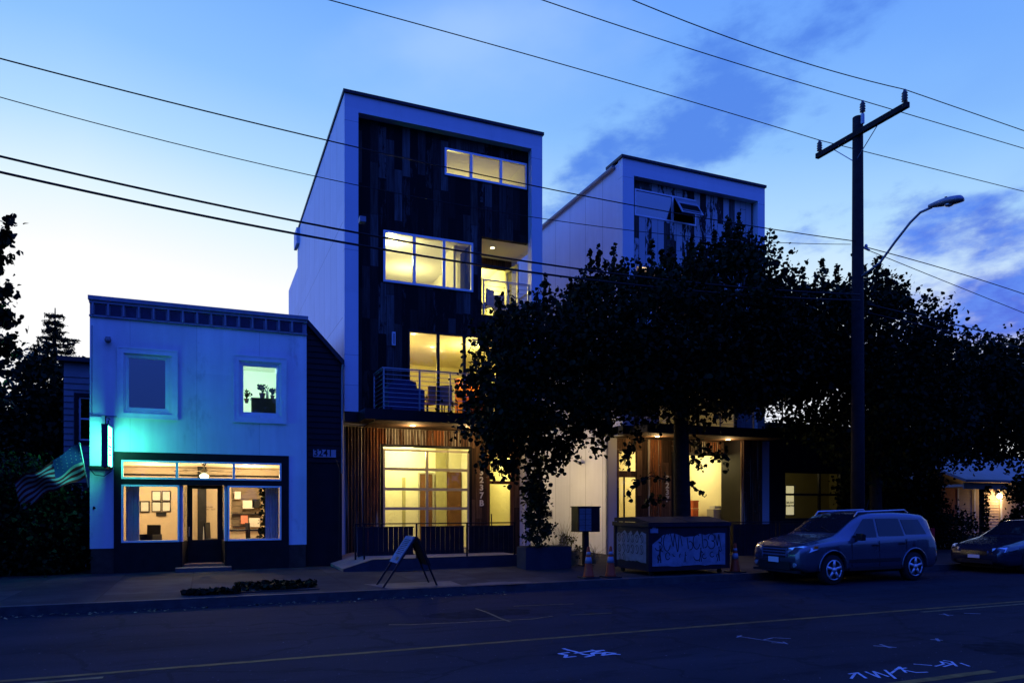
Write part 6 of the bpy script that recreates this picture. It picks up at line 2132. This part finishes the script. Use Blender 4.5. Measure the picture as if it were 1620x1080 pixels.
# drooping lower branches of the linden
def droop(root, plist, Yc, seed, n=700, size=.115):
    rr = np.random.default_rng(seed)
    C = []
    for pts, rad, cnt in plist:
        tw = MB()
        P = [np.array((X(a, Yc + dy), Yc + dy, Z(b, a, Yc + dy))) for a, b, dy in pts]
        tw.tube(P, [.03] + [.015] * (len(P) - 2) + [.005], 5)
        for i in range(cnt):
            q = rr.uniform(0, len(P) - 1.001)
            k = int(q)
            p = P[k] + (P[k + 1] - P[k]) * (q - k)
            C.append(p + rr.normal(size=3) * rad)
        tw.build('hanging_branch', 'bark', root, True)
    leaves('foliage', np.array(C), size, 'leaf', root, seed=seed)


droop(t1, [([(800, 690, 0), (790, 715, 0), (768, 740, -.3)], .16, 260), ([(850, 690, 0), (845, 740, 0), (835, 785, -.2)], .15, 330), ([(870, 690, 0), (862, 740, .2), (846, 800, 0)], .12, 220), ([(820, 690, .2), (812, 725, 0), (800, 752, 0)], .17, 300),
           ([(920, 670, 0), (905, 700, 0), (890, 728, .2)], .15, 220), ([(960, 670, 0), (950, 690, 0), (945, 712, .2)], .13, 150), ([(1060, 760, 0), (1030, 752, -.2), (1005, 766, -.3), (992, 788, -.3)], .07, 46), ([(1060, 790, 0), (1035, 790, -.2), (1022, 798, -.2)], .06, 36),
           ([(1090, 700, 0), (1120, 712, -.2), (1150, 725, -.3)], .12, 100), ([(1090, 765, 0), (1105, 775, -.2), (1114, 783, -.3)], .05, 24), ([(1085, 735, 0), (1100, 730, -.2), (1112, 742, -.3)], .07, 40), ([(1010, 680, 0), (1000, 710, -.2), (985, 735, -.3)], .11, 110), ([(880, 690, 0), (885, 720, 0), (872, 745, 0)], .12, 150)], 16.7, 5)
t2 = thing('linden_tree', (X(1390, 17.6), 17.6, SW), 'dark linden tree behind the utility pole', 'tree', 'street trees')
top2 = [(1215, 500), (1235, 480), (1250, 462), (1262, 458), (1280, 465), (1300, 452), (1318, 446), (1335, 468), (1355, 452), (1372, 432), (1395, 445), (1410, 462), (1426, 488), (1438, 515), (1452, 555), (1475, 590)]
bot2 = [(1205, 600), (1250, 622), (1288, 632), (1304, 700), (1340, 725), (1380, 760), (1440, 755), (1475, 720)]
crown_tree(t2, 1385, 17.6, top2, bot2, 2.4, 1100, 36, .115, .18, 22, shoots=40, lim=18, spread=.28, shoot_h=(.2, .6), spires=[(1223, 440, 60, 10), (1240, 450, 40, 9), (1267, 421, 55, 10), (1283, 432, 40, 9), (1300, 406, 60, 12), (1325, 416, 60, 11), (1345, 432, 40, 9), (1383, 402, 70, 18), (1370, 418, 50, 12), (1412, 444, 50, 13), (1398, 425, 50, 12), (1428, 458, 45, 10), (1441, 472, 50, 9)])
t3 = thing('linden_tree', (X(1545, 18.6), 18.6, SW), 'dark leafy street tree at the right edge above the sedan', 'tree', 'street trees')
top3 = [(1425, 590), (1445, 545), (1465, 530), (1490, 538), (1520, 545), (1545, 560), (1565, 555), (1585, 540), (1605, 530), (1640, 525), (1700, 530), (1760, 590)]
bot3 = [(1425, 700), (1450, 722), (1500, 728), (1560, 722), (1600, 735), (1650, 740), (1760, 740)]
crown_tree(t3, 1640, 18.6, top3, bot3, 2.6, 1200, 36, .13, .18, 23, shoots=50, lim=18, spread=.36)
# dark planting filling the ground right of the pole
for i, (px, Y, zt, rad, lb) in enumerate(((1392, 19.8, 4.2, 1.3, 'tall dark shrub behind the utility pole'), (1438, 20.4, 4.4, 1.1, 'tall dark shrub left of the porch house'), (1362, 20.2, 3.4, .8, 'dark shrub beside the dim lit window'), (1464, 20.0, 2.7, .7, 'leafy shrub at the orange porch wall'),
                                          (1628, 20.0, 3.0, .9, 'rounded dark shrub right of the porch lamp'))):
    shrub(px, Y, SW, zt, rad, lb, 'tall_shrub', 3600, .12, 'leafd', 40 + i)
shrub(1505, 19.2, SW, 1.45, 1.15, 'low spreading shrub in front of the porch', 'low_shrub', 2600, .08, 'leafd', 50, squash=.8)
# left: conifer, bushes, out-of-frame maple
cf = thing('conifer_tree', (X(86, 38), 38, SW), 'pointed fir tree rising behind the shop on the left', 'tree')
cxx, cyy, czt = X(86, 38), 38, Z(487, 86, 38)
MB().tube([(cxx, cyy, 0), (cxx, cyy, czt * .6), (cxx + .03, cyy, czt)], [.22, .14, .02], 10).build('trunk', 'bark', cf, True)
rr = np.random.default_rng(77)
C = []
br = MB()
z_ = 1.5
while z_ < czt - .1:
    q = (z_ - 1.0) / (czt - 1.0)
    ln = 4.4 * (1 - q) ** .9 + .12
    for k in range(7):
        a = rr.uniform(0, 2 * pi)
        l_ = ln * rr.uniform(.5, 1.12)
        e = np.array((cxx + cos(a) * l_, cyy + sin(a) * l_, z_ + l_ * .12 - .05))
        s0 = np.array((cxx, cyy, z_ + .1 * l_))
        mid = (s0 + e) / 2 - np.array((0, 0, .10 * l_))
        br.tube([s0, mid, e], [.03, .02, .006], 4, False)
        n_ = int(120 * l_)
        for j in range(n_):
            u = rr.uniform(.15, 1.02)
            p = s0 * (1 - u) ** 2 + 2 * mid * u * (1 - u) + e * u * u
            C.append(p + np.array((rr.normal() * .13 * (1.25 - u), rr.normal() * .13 * (1.25 - u), -abs(rr.normal()) * .07 + .02)))
    z_ += .34
br.build('branch', 'bark', cf)
leaves('foliage', np.array(C), .15, 'needle', cf, shape=np.array([(0, -.5), (.14, -.1), (.10, .4), (0, .6), (-.10, .4), (-.14, -.1)]), seed=4)
bt_ = thing('broadleaf_tree', (X(45, 31), 31, SW), 'round dark leafy tree below the fir at the left', 'tree')
crown_tree(bt_, 50, 31, [(-60, 600), (-20, 640), (5, 660), (14, 640), (24, 600), (38, 565), (60, 555), (85, 565), (105, 590), (130, 610), (160, 640)], [(-60, 800), (40, 800), (160, 800)], 2.2, 420, 34, .16, .18, 31, mat='leafd', shoots=20, lim=10, spread=.4, shoot_h=(.2, .5))
mp = thing('broadleaf_tree', (X(-75, 17.0), 17.0, SW), 'leafy branch tips of a tree reaching in at the left edge', 'tree')
crown_tree(mp, -90, 17.0, [(-260, 380), (-200, 320), (-120, 290), (-60, 320), (-25, 380)], [(-260, 700), (-120, 720), (-25, 560)], 1.6, 260, 30, .11, .17, 32, mat='leafd', shoots=10, lim=12, spread=.28)
droop(mp, [([(-40, 440, 0), (-10, 400, 0), (22, 345, 0)], .06, 120), ([(-40, 430, 0), (-5, 415, 0), (20, 405, 0)], .05, 70), ([(-40, 440, 0), (-8, 390, 0), (12, 372, 0)], .07, 90), ([(-40, 480, 0), (-5, 470, 0), (10, 455, 0)], .08, 110), ([(-40, 520, 0), (-5, 510, 0), (12, 500, 0)], .09, 130), ([(-40, 560, 0), (-5, 545, 0), (20, 548, 0)], .10, 160), ([(-40, 620, 0), (-10, 610, 0), (2, 640, 0)], .10, 100)], 17.0, 6)
for i, (px, Y, zt, rad, lb) in enumerate(((30, 21.0, 2.6, 1.4, 'dark hedge shrub at the far left of the yard'), (75, 20.8, 1.8, .7, 'dark shrub against the shop corner under the flag'), (-40, 21.5, 3.0, 1.5, 'dark shrub cut by the left edge'))):
    shrub(px, Y, SW - .01, zt, rad, lb, 'hedge_shrub', 5200, .09, 'leafd', 60 + i)
hg = thing('hedge', (X(60, 22.6), 22.6, SW), 'dense dark hedge closing the yard left of the shop', 'hedge')
hc = np.c_[rng.uniform(-9.0, xs0 - .1, 9000), rng.uniform(21.9, 22.9, 9000), rng.uniform(.15, 2.3, 9000)]
leaves('foliage', hc, .13, 'leafd', hg, seed=61)
hb = MB()
for k in range(14):
    x_ = -8.8 + k * .45
    hb.tube([(x_, 22.4, .1), (x_ + .05, 22.4, 2.0)], [.03, .01], 5)
hb.build('stem', 'bark', hg)
# far backdrop of trees, one mass
fb = []
for k in range(420):
    x_ = rng.uniform(-40, 150)
    h_ = 4.0 + 1.5 * sin(x_ * .21) + 1.2 * sin(x_ * .53 + 1)
    for j in range(34):
        fb.append((x_ + rng.normal() * .9, 55 + rng.normal() * 1.5, max(.2, rng.uniform(0, h_))))
o = leaves('far_trees', np.array(fb), .55, 'leafd', None, seed=62)
tag(o, kind='stuff', label='far dark treeline behind the buildings', cat='trees')

# planting strip
gc = []
for (pxa, pxb, ya_, yb_, n_, hh) in ((372, 500, 14.8, 15.6, 2000, .13), (282, 380, 14.55, 14.85, 500, .10)):
    for i in range(n_):
        y_ = rng.uniform(ya_, yb_)
        x_ = rng.uniform(X(pxa, y_), X(pxb, y_))
        if sin(x_ * 5.1 + 1) + sin(y_ * 9 + x_ * 2) + rng.normal() * .5 > -.7:
            gc.append((x_, y_, SW + rng.uniform(0, hh)))
o = leaves('ground_cover', np.array(gc), .07, 'leafd', None, seed=63)
tag(o, kind='stuff', label='low dark ground cover in the planting strip before the shop', cat='ground cover')
pv = MB()
for k in range(5):
    x_ = X(290 + k * 18, 15.2)
    pv.box(x_, x_ + .26, 15.0, 15.35, SW + .001, SW + .03)
tag(pv.build('stepping_stones', 'slab'), kind='structure')
MB_soil = MB().box(X(372, 15.2), X(500, 15.2), 14.7, 15.75, SW + .001, SW + .02)
tag(MB_soil.build('planting_bed', 'soil'), kind='structure')
lf = np.c_[rng.uniform(-4, 6, 160), YK - .25 - np.abs(rng.normal(0, .22, 160)), np.full(160, .012)]
o = leaves('fallen_leaves', lf, .045, 'grass', None, aim=(0, 0, 3), seed=64)
tag(o, kind='stuff', label='fallen leaves in the gutter by the kerb', cat='leaves')

# unseen trees added behind the viewpoint to shade low parts and show in glass
fb = []
for k in range(520):
    x_ = rng.uniform(-45, 70)
    h_ = 6.4 + 1.9 * sin(x_ * .23 + 1) + 1.3 * sin(x_ * .61)
    for j in range(26):
        fb.append((x_ + rng.normal() * .8, -11 + rng.normal() * .9, max(.2, rng.uniform(0, h_))))
o = leaves('unseen_shade_trees', np.array(fb), .75, 'leafd', None, seed=71)
tag(o, kind='stuff', label='unseen dark trees across the street, added to shade its low parts', cat='trees')
